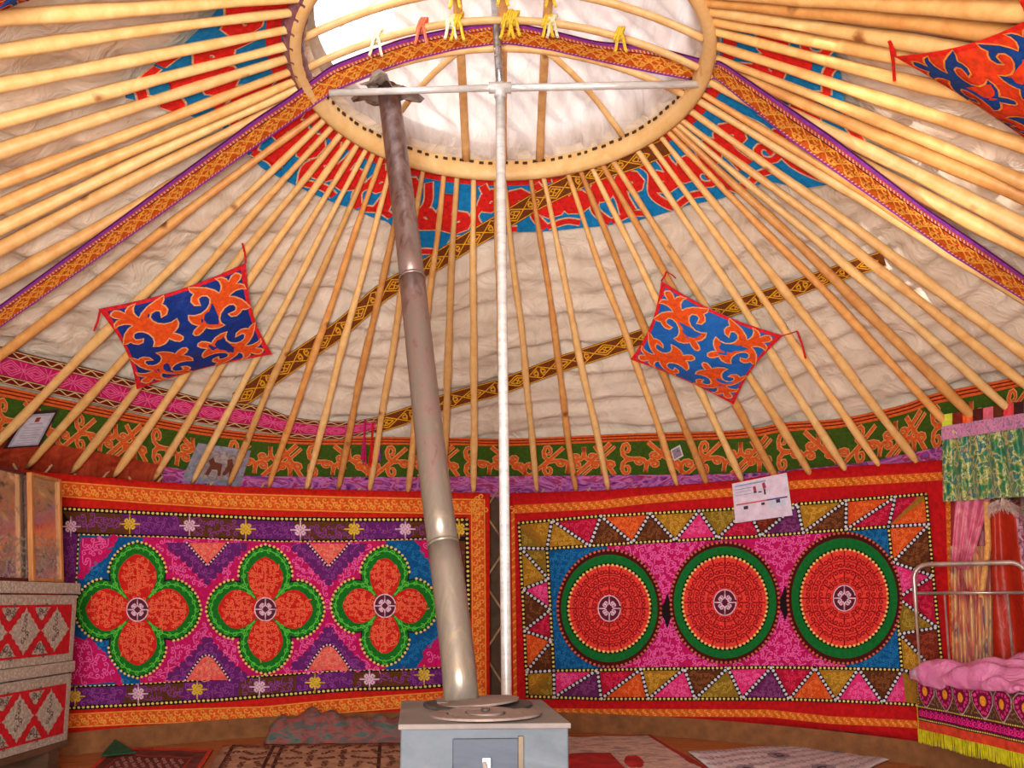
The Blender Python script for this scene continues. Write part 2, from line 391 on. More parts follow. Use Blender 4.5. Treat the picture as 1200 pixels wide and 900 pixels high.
for y0 in (.2, 0., -.2):
    L = math.sqrt(.87**2-y0**2); u = np.linspace(-1, 1, 25)
    m2 = MB(); tube(m2, np.stack([u*L, 0*u+y0, arch(u)+.0], 1), .019, 8, flat=.75); m2.build('cross_lath', WOODL, crown, smooth=True)
for x0 in (-.2, 0., .2):
    L = math.sqrt(.87**2-x0**2); u = np.linspace(-1, 1, 25)
    m2 = MB(); tube(m2, np.stack([0*u+x0*(1+.0*u), u*L, arch(u)+.022], 1), .021, 8, flat=.6); m2.build('bent_lath', WOOD, crown, smooth=True)
for (x0, y0), ph in (((.2, .2), math.atan2(.62, .62)), ((-.2, .2), math.atan2(-.62, .62)), ((.2, -.2), 2.35), ((-.2, -.2), -2.35)):
    B = np.array([.87*math.sin(ph), .87*math.cos(ph), 3.2]); A = np.array([x0, y0, arch(.23)+.005]); t = np.linspace(0, 1, 7)[:, None]
    P = A+(B-A)*t; P[:, 2] += .04*np.sin(math.pi*t[:, 0]); m2 = MB(); tube(m2, P, .017, 8, flat=.7); m2.build('brace_lath', WOODL, crown, smooth=True)
# purplish cloth wound round the left of the ring
mb = MB(); t = np.radians(np.linspace(-142, -84, 30)); k = np.linspace(0, 2*np.pi, 13)
U, K2 = np.meshgrid(t, k, indexing='ij'); U = U.ravel(); K2 = K2.ravel(); rr = .047+.004*np.sin(U*60+K2*2)
mb.add(np.stack([(.905+rr*np.cos(K2))*np.sin(U), (.905+rr*np.cos(K2))*np.cos(U), 3.155+rr*1.1*np.sin(K2)], 1), grid_faces(30, 13))
o = mb.build('cloth_wrapping', satin((112, 66, 84), (150, 100, 104), 12), crown, smooth=True); o['label'] = 'dusty purple cloth wound around the ring on its left side'
# cloth tie knots
YT = felt((236, 192, 60), sc=80); RT = felt((222, 110, 80), sc=80); WT = felt((235, 222, 190), sc=80)
def knot(x, y, m, s=1.0):
    s *= .78
    z = arch(math.hypot(x, y)/.9)
    mb = MB()
    for k in range(3):
        a = np.linspace(0, 2*np.pi, 11); ox = (k-1)*.011
        tube(mb, np.stack([x+ox+.012*np.sin(a), y+.028*s*np.cos(a), z+.01+.034*s*np.sin(a)], 1), .0065, 5, cap=False)
    for k in range(2):
        t = np.linspace(0, 1, 6); dx = (k-.5)*.06*s
        tube(mb, np.stack([x+dx*t, y-.03-.01*t, z-.02-.075*s*t+.02*np.sin(t*5)], 1), .007, 5)
    o = mb.build('tie_knot', m, crown); o['label'] = {id(YT): 'yellow cloth tie', id(RT): 'salmon cloth tie', id(WT): 'cream cloth tie'}[id(m)]
for x, y, m, s in ((-.56, 0, WT, 1.2), (-.36, 0, RT, 1.2), (-.2, 0, YT, 1.3), (-.23, 0, WT, 1.1), (.02, 0, YT, 1.3), (.05, 0, YT, 1.1), (.2, 0, YT, 1.), (.22, 0, WT, 1.), (.2, -.2, YT, .9), (.52, 0, YT, 1.1), (0, -.2, YT, 1), (-.2, -.2, YT, 1)):
    knot(x, y, m, s)
# crown cover of thin canvas, drawn back from the left
CANV = satin((218, 198, 188), (240, 228, 222), sc=5, rough=.45, trans=.3, bs=.8, dist=.03, stretch=(2.2, .7, 1))
n = 150; g = np.linspace(-1.04, 1.04, n); X, Y = np.meshgrid(g, g, indexing='ij'); R = np.hypot(X, Y)
d1 = (X-Y)/1.414; d2 = (X+Y)/1.414
Z = 3.24+.30*np.clip(1-(R/.98)**2, -.2, 1)+.014*np.sin(d1*34+3*np.sin(d2*4))+.010*np.sin(d1*62+d2*9+2*np.sin(d2*7))+.012*np.sin(X*9+Y*14)
kk_ = np.clip((R-.80)/.14, 0, 1); Z = Z*(1-kk_)+(3.212-.05*np.clip(R-.95, 0, 1))*kk_
mb = MB(); V = np.stack([X, Y, Z], -1).reshape(-1, 3); F = grid_faces(n, n); cc = V[F].mean(1)
rc = np.hypot(cc[:, 0], cc[:, 1]); keep = (rc < 1.03) & ~((cc[:, 0] < -.33-.45*(cc[:, 1]+.35)+.03*np.sin(cc[:, 1]*14)) & (cc[:, 1] < .34) & (cc[:, 1] > -.75))
mb.add(V, F[keep]); o = mb.build('crown_cover', CANV, smooth=True)
tag(o, 'thin pale canvas stretched over the roof crown, drawn back from its left side', 'cover')
mb = MB(); P = smoothline([(-.62, -.02, 3.40), (-.45, -.1, 3.47), (-.2, -.16, 3.5)][:], 5) if False else np.array([[-.72, -.05, 3.33], [-.55, -.1, 3.42], [-.33, -.15, 3.47], [-.1, -.18, 3.5]])
tube(mb, P, .005, 5); tag(mb.build('cord', WT), 'thin pale cord along the open edge of the crown canvas', 'cord')

# ================================================================== ROOF POLES
def line_circle(q1, q2, C, R, z, near):
    """plane through the camera and two photo points, cut with a level circle"""
    nn = np.cross(ray([q1])[0], ray([q2])[0]); az = np.linspace(-math.pi, math.pi, 3600)
    X = C[0]+R*np.sin(az); Y = C[1]+R*np.cos(az); g = nn[0]*(X-CAM[0])+nn[1]*(Y-CAM[1])+nn[2]*(z-CAM[2])
    i = np.where(g[:-1]*g[1:] < 0)[0]
    if not len(i): return None
    P = np.stack([X[i], Y[i], 0*i+z], 1); d = ((P[:, :2]-near[:2])**2).sum(1); return P[d.argmin()]
far = [ # (ring side pixel, lower pixel)
 ((385, 125), (77, 360)), ((391, 130), (45, 472)), ((399, 138), (35, 545)), ((408, 146), (86, 552)), ((416, 154), (135, 557)), ((424, 161), (182, 560)),
 ((433, 168), (228, 562)), ((441, 172), (269, 567)), ((450, 176), (315, 570)), ((462, 182), (360, 570)), ((478, 188), (397, 572)), ((497, 193), (434, 571)),
 ((521, 198), (479, 572)), ((536, 200), (518, 573)), ((555, 201), (555, 577)), ((581, 202), (592, 577)), ((590, 202), (630, 573)), ((621, 202), (675, 573)),
 ((636, 202), (713, 573)), ((665, 201), (793, 567)), ((680, 199), (827, 563)), ((694, 197), (869, 560)), ((707, 194), (905, 552)), ((720, 191), (947, 550)),
 ((750, 180), (985, 541)), ((765, 173), (1025, 537)), ((777, 163), (1065, 528)), ((785, 156), (1099, 486)), ((791, 151), (1075, 425)), ((797, 148), (1125, 430)),
 ((802, 143), (1112, 382)), ((812, 132), (1125, 362)), ((820, 119), (1125, 307)), ((824, 110), (1200, 345))]
leftup = [(352, 96, 0, 335), (351, 92, 0, 295), (351, 85, 0, 270), (350, 78, 0, 247), (350, 72, 0, 217), (350, 64, 0, 180), (350, 56, 0, 147), (351, 40, 0, 105), (353, 22, 0, 62), (359, 5, 0, 24), (361, -6, 0, -12)]
rightup = [(845, 75, 1200, 297), (845, 68, 1200, 270), (845, 61, 1200, 237), (845, 55, 1200, 216), (844, 44, 1200, 176), (843, 35, 1000, 80), (842, 26, 1000, 60), (841, 17, 1000, 41), (840, 8, 1000, 23), (838, -1, 1000, 5), (834, -10, 1000, -13), (829, -20, 1000, -33)]
poles = []
for q1, q2 in far:
    P0 = line_circle(q1, q2, (0, 0), RR, RZ, on_z([q1], RZ)[0])
    nb = WC+(P0[:2]/RR)*WR; P1 = line_circle(q1, q2, WC, WR-.02, HW-.01, nb); poles.append((P0, P1, 'f'))
for L, k in ((leftup, 'l'), (rightup, 'r')):
    for x1, y1, x2, y2 in L:
        q = roof_inv([(x2, y2)], 0)[0]; ph = q[0]
        p0 = roofP(np.array([ph]), np.array([0.]))[0]; poles.append((p0, roofP(np.array([ph]), np.array([.995]))[0], k))
lastl = min(math.atan2(p[0][0], p[0][1]) for p in poles if p[2] == 'l'); lastr = max(math.atan2(p[0][0], p[0][1]) for p in poles if p[2] == 'r')
for k, st, sg in (('l', lastl, -1), ('r', lastr, 1)):
    for i in range(1, 6):
        ph = st+sg*math.radians(4.3)*i
        if abs(ph) < math.radians(172): poles.append((roofP(np.array([ph]), np.array([0.]))[0], roofP(np.array([ph]), np.array([.995]))[0], k+'x'))
cnt = {}
SHADES = [woodmat(c1, c2, knot=kk, stretch=(7, 7, 7), kn=kn) for c1, c2, kk, kn in (
  ((222, 158, 88), (243, 194, 122), (130, 60, 20), .9), ((234, 180, 108), (250, 210, 144), (150, 80, 30), .92),
  ((212, 140, 72), (236, 174, 100), (120, 54, 20), .88), ((228, 170, 98), (246, 200, 132), (140, 70, 26), .9))]
for i, (A, B, k) in enumerate(poles):
    cnt[k] = cnt.get(k, 0)+1; n = cnt[k]
    t = np.linspace(-.02, 1, 40); T = (B-A); side = np.cross(T, [0, 0, 1]); side /= np.linalg.norm(side)
    p1, p2, p3 = RNG.uniform(0, 6.3, 3); a1, a2 = RNG.uniform(.003, .011), RNG.uniform(.001, .004)
    env = np.sin(np.clip(t, 0, 1)*math.pi)
    P = A+T*t[:, None]+side*((a1*np.sin(t*5+p1)+a2*np.sin(t*16+p2))*env)[:, None]; P[:, 2] += (.006*np.sin(t*7+p3)+.015)*env
    base = .0212 if k == 'f' else .0265; base *= RNG.uniform(.9, 1.12)
    r = base*(.64+.46*np.clip(t/.5, 0, 1))*(1+.07*np.sin(t*23+p2)+.05*np.sin(t*51+p1)); r = r*np.interp(t, [0, .93, .99, 1], [1, 1, .8, .5])
    mb = MB(); tube(mb, P, r, 9)
    o = mb.build('roof_pole', SHADES[2] if i in (28,) else SHADES[RNG.randint(0, 4)], origin=B, smooth=True)
    if k == 'f': lab = 'peeled pine roof pole, %s from the left among those below the purple-edged strap' % ordw(n)
    elif k == 'l': lab = 'thick peeled roof pole, %s above the purple-edged strap on the left' % ordw(n)
    elif k == 'r': lab = 'thick pale roof pole, %s above the purple-edged strap on the right' % ordw(n)
    else: lab = 'roof pole near the doorway on the %s, %s counting back from the visible ones' % ('left' if k[0] == 'l' else 'right', ordw(n))
    tag(o, lab, 'roof pole', 'peeled wooden roof poles' if len(k) == 1 else 'roof poles near the doorway on the %s' % ('left' if k[0] == 'l' else 'right'))
# ================================================================== TEXTILES ON THE ROOF
def band3(PA, PB, L, H):
    """surface between two 3-D edge lines; local coordinates (along 0..L, across 0..H)"""
    n = len(PA); Nn = np.cross(np.gradient(PA, axis=0), PB-PA); Nn /= np.linalg.norm(Nn, axis=1)[:, None]+1e-12
    mid = (PA+PB)/2; flip = np.sign(((CAM-mid)*Nn).sum(1)); Nn *= flip[:, None]
    def f(p, off=0.):
        t = np.clip(p[:, 0]/L*(n-1), -.5, n-.5); i = np.clip(t.astype(int), 0, n-2); fr = (t-i)[:, None]; w = (p[:, 1]/H)[:, None]
        A = PA[i]*(1-fr)+PA[i+1]*fr; B = PB[i]*(1-fr)+PB[i+1]*fr; M = Nn[i]*(1-fr)+Nn[i+1]*fr
        return A+(B-A)*w+M*off
    return f
def edges_px(top, bot, surf, n=160):
    a = resample2(smoothline(top, 6), n); b = resample2(smoothline(bot, 6), n); return surf(a, 0.), surf(b, 0.)
def axis_px(cen, wid, surf, n=160):
    c = resample2(smoothline(cen, 6), n); T = np.gradient(c, axis=0); T /= np.linalg.norm(T, axis=1)[:, None]; nn = np.stack([-T[:, 1], T[:, 0]], 1)
    return surf(c-nn*wid/2, 0.), surf(c+nn*wid/2, 0.)
def plen(p): p = np.asarray(p, float); return np.linalg.norm(np.diff(p, axis=0), axis=1).sum()

GOLD = felt((226, 160, 40), sc=90); BROWN = felt((112, 56, 18), sc=60); DKBROWN = felt((60, 28, 14), sc=60)
ORANGE = felt((222, 98, 40), sc=60); ORLT = felt((240, 165, 105), sc=90); CREAM = felt((222, 196, 140), sc=90)
GREEN = felt((62, 92, 22), sc=50); DKRED = felt((112, 24, 14), sc=50); RED = felt((206, 30, 24), sc=50); PURPLE = felt((140, 56, 156), sc=60)
BLUE = felt((14, 116, 176), sc=40); MAGENTA = felt((196, 28, 98), sc=60)

def lattice_band(name, cen, wid, label):
    L = plen(cen); H = wid; PA, PB = axis_px(cen, wid, roof(.019)); fn = band3(PA, PB, L, H); art = Art(fn)
    root = empty(name, PA[len(PA)//2], label, 'woven band', 'gold and brown bands under the roof poles')
    for k, o in (('base', 0), ('edge', .0015), ('gold', .003)): art.layer(k, o)
    art.strip('base', [(0, 0), (L, 0)], [(0, H), (L, H)], int(L/6), 3)
    art.strip('edge', [(0, .6), (L, .6)], [(0, 1.6), (L, 1.6)], int(L/6)); art.strip('edge', [(0, H-1.6), (L, H-1.6)], [(0, H-.6), (L, H-.6)], int(L/6))
    per = 27.; h = H/2
    for i in range(int(L/per)):
        x = i*per
        if i % 2 == 0:
            for s1 in (1, -1):
                for inset in (0, 3.4):
                    P = np.array([(x+inset*1.4, h), (x+per/2, h+s1*(h-3-inset*.9)), (x+per-inset*1.4, h)]); art.strokes('gold', resample(P, 3), 1.35)
            for a, b in ((.38, .62), (.62, .38)): art.strokes('gold', [(x+per*a, h-3), (x+per*b, h+3)], 1.2)
        else:
            for sx in (1, -1):
                for sy in (1, -1):
                    sp = spiral(1.1, 10, 4.6, .8, math.pi/2*sy, 0, 0, sx*sy); sp = sp+[x+per/2+sx*5.2, h+sy*0.2]; art.strokes('gold', sp, 1.25)
            for s1 in (1, -1): art.strokes('gold', resample([(x, h), (x+per*.5, h+s1*(h-2.6)), (x+per, h)], 3), 1.2)
    art.build('base', 'band_cloth', BROWN, root); art.build('edge', 'band_edging', GOLD, root); o = art.build('gold', 'gold_weave', GOLD, root)
    return root
lattice_band('woven_band', [(278, 470), (340, 426), (395, 388), (430, 358), (452, 340), (495, 316), (552, 281), (600, 253), (632, 234), (670, 215), (705, 200), (745, 187), (785, 170)], 21,
             'gold and brown woven band climbing steeply from the lower left up to the crown ring')
lattice_band('woven_band', [(440, 499), (480, 486), (535, 467), (587, 453), (653, 428), (687, 417), (747, 397), (800, 380), (850, 363), (917, 343), (967, 325), (1036, 303)], 19,
             'gold and brown woven band rising gently to the right across the pale roof cloth')

# green and orange felt band round the foot of the roof
gt = [(-60, 440), (0, 452), (107, 475), (240, 500), (345, 511), (447, 512), (533, 513), (600, 514), (740, 508), (865, 504), (920, 495), (980, 491), (1035, 480), (1065, 472), (1100, 460), (1200, 440), (1300, 415)]
gb = [(-60, 512), (0, 516), (62, 523), (150, 539), (240, 554), (320, 559), (400, 560), (533, 559), (600, 559), (740, 557), (865, 556), (940, 550), (1010, 543), (1100, 525), (1200, 500), (1300, 475)]
L = plen(gt); H = 50.; PA, PB = edges_px(gt, gb, roof(.03), 260); fn = band3(PA, PB, L, H); art = Art(fn)
gr = empty('felt_band', PB[130], 'green felt band with orange scrolls running round the foot of the roof', 'felt band')
for k, o in (('base', 0), ('l1', .001), ('l2', .002), ('lt', .003), ('or', .0042)): art.layer(k, o)
art.strip('base', [(0, 0), (L, 0)], [(0, H), (L, H)], 250, 4)
art.strip('l1', [(0, 0), (L, 0)], [(0, 9), (L, 9)], 250); art.strip('l2', [(0, 2), (L, 2)], [(0, 3.2), (L, 3.2)], 250); art.strip('l2', [(0, 5.2), (L, 5.2)], [(0, 6.4), (L, 6.4)], 250)
per = 92.; w = 4.0
def both(P, wd=w):
    art.strokes('lt', P, np.asarray(wd)+1.7); art.strokes('or', P, wd)
ART0 = art
for i in range(int(L/per)+1):
    art = Art(ART0.fn); art.layer('lt', .003); art.layer('or', .0042)
    x = i*per; h0, h1 = 10., H-1
    if i % 2 == 0:
        both(resample([(x+4, h1), (x+per*.5, h0)], 6)); both(resample([(x+per*.3, h0+2), (x+per*.55, h1)], 6))
        both(resample([(x+per*.14, h1), (x+per*.56, h0+4)], 6), 2.2)
    else:
        both(resample([(x-2, h0), (x+per*.46, h1)], 6)); both(resample([(x+per*.46, h1), (x+per*.9, h0+3)], 6), 3.4)
    for cx, cy, sz, an in ((.16, .36, 27, 0), (.72, .5, 36, 1.57), (.40, .70, 26, 3.14), (.96, .66, 26, 3.3)):
        c = np.array([[x+per*cx, h0+(h1-h0)*cy]]); tw = np.r_[w*1.0, w*.9, np.linspace(w*1.05, w*.55, 10)]
        for T in (HR, HL):
            P = place(T*[1.25, .8], c, sz, an)[0]; P[:, 1] = np.clip(P[:, 1], h0, h1); both(P, tw)
    o_ = art.build('or', 'orange_scroll', ORANGE, gr); art.build('lt', 'scroll_edging', ORLT, o_)
art = ART0
art.build('base', 'green_felt', GREEN, gr); art.build('l1', 'border_stripe', ORANGE, gr); art.build('l2', 'border_line', DKRED, gr)

# magenta woven band at lower left
mt = [(-60, 392), (0, 406), (50, 419), (107, 432), (150, 444), (240, 467), (302, 475), (345, 489), (400, 494), (441, 489)]
mbm = [(-60, 438), (0, 449), (50, 460), (107, 472), (150, 482), (240, 497), (302, 506), (345, 513), (400, 515), (441, 507)]
L = plen(mt); H = 40.; PA, PB = edges_px(mt, mbm, roof(.021)); art = Art(band3(PA, PB, L, H))
mg = empty('woven_band', PB[80], 'magenta woven band with zigzag borders sagging across the lower left of the roof', 'woven band')
for k, o in (('base', 0), ('mid', .0012), ('z', .0024), ('s', .0024)): art.layer(k, o)
n = int(L/5); art.strip('base', [(0, 0), (L, 0)], [(0, H), (L, H)], n, 3); art.strip('mid', [(0, 10), (L, 10)], [(0, H-10), (L, H-10)], n)
for y in (1.0, 8.6, H-1.8, H-9.4): art.strip('z', [(0, y), (L, y)], [(0, y+.9), (L, y+.9)], n)
for y in (5.0, H-5.4):
    t = np.arange(0, L, 2.4); art.strokes('z', np.stack([t, y+2.2*((np.arange(len(t)) % 4)-1.5)/1.5*np.where((np.arange(len(t))//4) % 2, -1, 1)], 1), 1.3)
per = 30.; h = H/2
for i in range(int(L/per)+1):
    x = i*per
    for ins in (0, 4, 8):
        for s1 in (1, -1): art.strokes('s', resample([(x+ins, h), (x+per/2, h+s1*(9-ins*.8)), (x+per-ins, h)], 3), 1.3)
    art.strokes('s', [(x+per-4, h-9), (x+per+4, h+9)], 1.1); art.strokes('s', [(x+per-4, h+9), (x+per+4, h-9)], 1.1)
art.build('base', 'band_cloth', DKRED, mg); art.build('mid', 'magenta_weave', MAGENTA, mg)
art.build('z', 'zigzag_border', CREAM, mg); art.build('s', 'lattice_weave', felt((238, 96, 150), sc=60), mg)
# its tassels
for k, (x, y, c) in enumerate(((428, 512, MAGENTA), (437, 516, RED), (445, 508, PURPLE))):
    P = roof(0)(np.array([(x, y-22), (x-1, y-6), (x-2, y+14), (x-2, y+28)], float)); P[:, 2] -= .01
    mb = MB(); tube(mb, P[:2], .007, 6)
    for j in range(9):
        d = RNG.uniform(-.02, .02, 3); t = np.linspace(0, 1, 5)[:, None]; tube(mb, P[1]+(P[3]-P[1])*t+d*t, .005, 5)
    o = mb.build('tassel', c, mg); o['label'] = ['magenta tassel', 'red tassel', 'purple tassel'][k]

# marbled purple cloth tucked behind the pole feet, red cloth at the left
def frill(name, top, bot, off, mat, label, cat, ruf):
    PA, PB = edges_px(top, bot, roof(off), 260); L = plen(top); H = 20.; fn = band3(PA, PB, L, H); mb = MB()
    def f(u, v): 
        P = fn(np.stack([u, v], 1), 0.); P[:, 2] += ruf*(np.sin(u*.31+np.sin(u*.07)*3)+.6*np.sin(u*.83+v*.2))*(v/H+.2); P[:, 1] -= ruf*.5*np.sin(u*.31); return P
    sheet(mb, f, np.linspace(0, L, 300), np.linspace(0, H, 5)); return tag(mb.build(name, mat, smooth=True), label, cat)
m, nt, b = nodes('marbled_purple'); mp = mapped(nt, (2, 2, 6)); n_ = noise(nt, mp, 2.0, 3, .5, 3.5)
r = ramp(nt, n_.outputs[0], [(.28, (40, 24, 60)), (.38, (150, 60, 150)), (.5, (215, 130, 205)), (.58, (180, 40, 80)), (.68, (140, 90, 190)), (.78, (30, 20, 40))])
nt.links.new(r.outputs[0], b.inputs['Base Color']); b.inputs['Roughness'].default_value = .5; bump(nt, b, n_.outputs[0], .5, .02)
frill('fabric_strip', [(190, 546), (260, 556), (400, 559), (600, 558), (865, 555), (940, 549), (1010, 542), (1105, 523)], [(190, 566), (260, 574), (400, 580), (600, 582), (865, 574), (940, 567), (1010, 560), (1105, 545)], .012, m,
      'strip of marbled purple and pink cloth tucked behind the feet of the roof poles', 'cloth', .006)
frill('fabric_strip', [(-40, 512), (62, 521), (150, 537), (188, 545)], [(-40, 556), (62, 560), (150, 566), (188, 570)], .016, satin((150, 44, 22), (196, 78, 48), 9, .5),
      'strip of rust red satin below the green felt band at the far left', 'cloth', .007)

# blue and red felt round the crown
K = 250.
outer = [(262, 2), (244, 25), (215, 52), (161, 92), (144, 114), (172, 120), (253, 143), (265, 153), (297, 187), (307, 197), (322, 205), (352, 220), (385, 235), (415, 245), (437, 255), (455, 260), (478, 290), (492, 305), (520, 301), (540, 292), (560, 285), (602, 272), (680, 267), (740, 260), (807, 240), (847, 232), (872, 222), (902, 212), (940, 221), (965, 217), (1000, 215), (1029, 200), (1010, 160), (991, 136), (988, 110), (972, 47), (953, 13), (940, -12)]
oq = roof_inv(outer, .028); oq = oq[np.argsort(oq[:, 0])]
def fnb(p, off=0.): return roofP(p[:, 0]/(1.25*K), p[:, 1]/(2.74*K), .028-off)
art = Art(fnb); fb = empty('crown_felt', (0, RR, RZ), 'blue and red scroll-patterned felt laid round the crown ring behind the poles', 'felt cover')
for k, o in (('base', 0), ('rim', .002), ('c', .0035), ('r', .005)): art.layer(k, o)
ph = np.linspace(oq[0, 0], oq[-1, 0], 260); so_ = np.interp(ph, oq[:, 0], oq[:, 1])
X = ph*1.25*K; Yo = so_*2.74*K
art.strip('base', np.stack([X, 0*X+4], 1), np.stack([X, Yo], 1), 260, 9)
art.strip('rim', np.stack([X, 0*X+6], 1), np.stack([X, 0*X+22], 1), 260)
def lim(P):
    y = np.interp(P[..., 0], X, Yo); P = P.copy(); P[..., 1] = np.minimum(P[..., 1], y-7); return P
def rb(P, wd):
    P = lim(P); art.strokes('c', P, np.asarray(wd)+4.5); art.strokes('r', P, wd)
x = X[0]+20; i = 0
ART0 = art
while x < X[-1]-20:
    art = Art(fnb); art.layer('c', .0035); art.layer('r', .005)
    hy = np.interp(x, X, Yo)
    for yy, sz, an in ((hy*.50, 78, math.pi if i % 2 else 0.),):
        tw = np.r_[24, 20, np.linspace(21, 13, 10)]
        for T in (HR, HL): rb(place(T*[1.15, 1.0], np.array([[x, yy]]), sz, an)[0], tw)
    rb(smoothline([(x-42, hy*.12+8), (x-30, hy*.4), (x-46, hy*.66), (x-30, hy-8)], 5), 12)
    rb(smoothline([(x-28, hy-10), (x, hy-16), (x+20, hy-10)], 5), 9)
    if hy > 120: rb(spiral(1.1, 12, 18, 4, 1., x+36, hy-34), 9)
    o_ = art.build('r', 'red_scroll', RED, fb); art.build('c', 'scroll_edging', felt((206, 168, 130), sc=80), o_); x += 92; i += 1
art = ART0
art.build('base', 'blue_felt', BLUE, fb); art.build('rim', 'red_border', RED, fb); 

# long purple-edged strap: left along the poles, under the crown laths, right along the poles
OS = -.042
lt_ = [(-240, 532), (-100, 430), (0, 357), (150, 248), (297, 140), (340, 112)]; lb_ = [(-215, 566), (-80, 440), (25, 366), (165, 268), (300, 172), (346, 140)]
rt_ = [(845, 71), (978, 161), (1085, 243), (1146, 284), (1200, 322), (1420, 478)]; rb_ = [(839, 92), (924, 163), (1042, 246), (1110, 296), (1200, 352), (1400, 505)]
A1 = roof(OS)(resample2(lt_, 70), 0.); B1 = roof(OS)(resample2(lb_, 70), 0.)
A3 = roof(OS)(resample2(rt_, 70), 0.); B3 = roof(OS)(resample2(rb_, 70), 0.)
ct = [(388, 76), (430, 60), (470, 45), (531, 32), (590, 23), (655, 37), (698, 48), (763, 53), (828, 70)]; cb = [(392, 107), (435, 88), (475, 73), (535, 58), (590, 51), (642, 58), (720, 76), (765, 86), (822, 96)]
A2 = on_y(resample2(ct, 60), .03); B2 = on_y(resample2(cb, 60), .16)
PA = np.concatenate([A1, A2, A3]); PB = np.concatenate([B1, B2, B3])
cum = np.r_[0, np.cumsum(np.linalg.norm(np.diff((PA+PB)/2, axis=0), axis=1))]; tt = np.linspace(0, cum[-1], 420)
PA = np.stack([np.interp(tt, cum, PA[:, k]) for k in range(3)], 1); PB = np.stack([np.interp(tt, cum, PB[:, k]) for k in range(3)], 1)
ker = np.ones(5)/5; sm = lambda P: np.stack([np.convolve(np.pad(P[:, k], 2, mode='edge'), ker, 'valid') for k in range(3)], 1); PA = sm(PA); PB = sm(PB)
wid = np.linalg.norm(PB-PA, axis=1); mw = np.median(wid); mid = (PA+PB)/2; dr = (PB-PA)/wid[:, None]
wn = np.clip(wid, mw*.75, mw*1.25)[:, None]; PA, PB = mid-dr*wn/2, mid+dr*wn/2
H = 26.; L = cum[-1]/mw*H; art = Art(band3(PA, PB, L, H)); st = empty('roof_strap', mid[210], 'long orange-brown patterned strap edged in purple, crossing the roof beneath the crown', 'strap')
for k, o in (('base', 0), ('pu', .0015), ('pd', .003), ('st', .004), ('sc', .003), ('ln', .003)): art.layer(k, o)
n = int(L/5); art.strip('base', [(0, 0), (L, 0)], [(0, H), (L, H)], n, 3); art.strip('pu', [(0, 0), (L, 0)], [(0, 4.8), (L, 4.8)], n); art.strip('pu', [(0, H-1.8), (L, H-1.8)], [(0, H), (L, H)], n)
art.strip('pd', [(0, 0), (L, 0)], [(0, 1.3), (L, 1.3)], n)
t = np.arange(0, L, 3.2); art.strokes('st', np.stack([np.stack([t, 0*t+5.2], 1), np.stack([t+1.2, 0*t+7.6], 1)], 1), 1.1)
art.strokes('st', np.stack([np.stack([t, 0*t+H-2.2], 1), np.stack([t+1, 0*t+H-3.8], 1)], 1), .9)
per = 16.; c0, hh = 8.3+(H-12.5)/2, (H-12.5)/2
xs = np.arange(8, L-8, per)
for k, x0 in enumerate((0, per/2)):
    C = np.stack([xs+x0, 0*xs+c0], 1)
    if k == 0:
        art.strokes('sc', place(SS*[1.1, 1.0], C, 14, .5), 1.6); art.strokes('sc', place(CC*[.8, .9], C+[0, 3.4], 12, 0), 1.2)
    else:
        for s1 in (1, -1): art.strokes('sc', np.stack([C+[-8, s1*hh], C, C+[8, -s1*hh]], 1), 1.4)
        art.strokes('sc', place(SS*[1.0, .9], C+[0, -2.6], 11, 2.2), 1.2)
art.strip('ln', [(0, 8.0), (L, 8.0)], [(0, 8.8), (L, 8.8)], n)
art.build('base', 'strap_cloth', felt((196, 84, 22), sc=50), st); o = art.build('pu', 'purple_edging', PURPLE, st); art.build('pd', 'dark_piping', felt((58, 26, 78)), st)
art.build('st', 'edge_stitching', felt((232, 170, 190)), st); art.build('sc', 'scroll_weave', felt((246, 158, 62)), st); art.build('ln', 'border_line', DKBROWN, st)

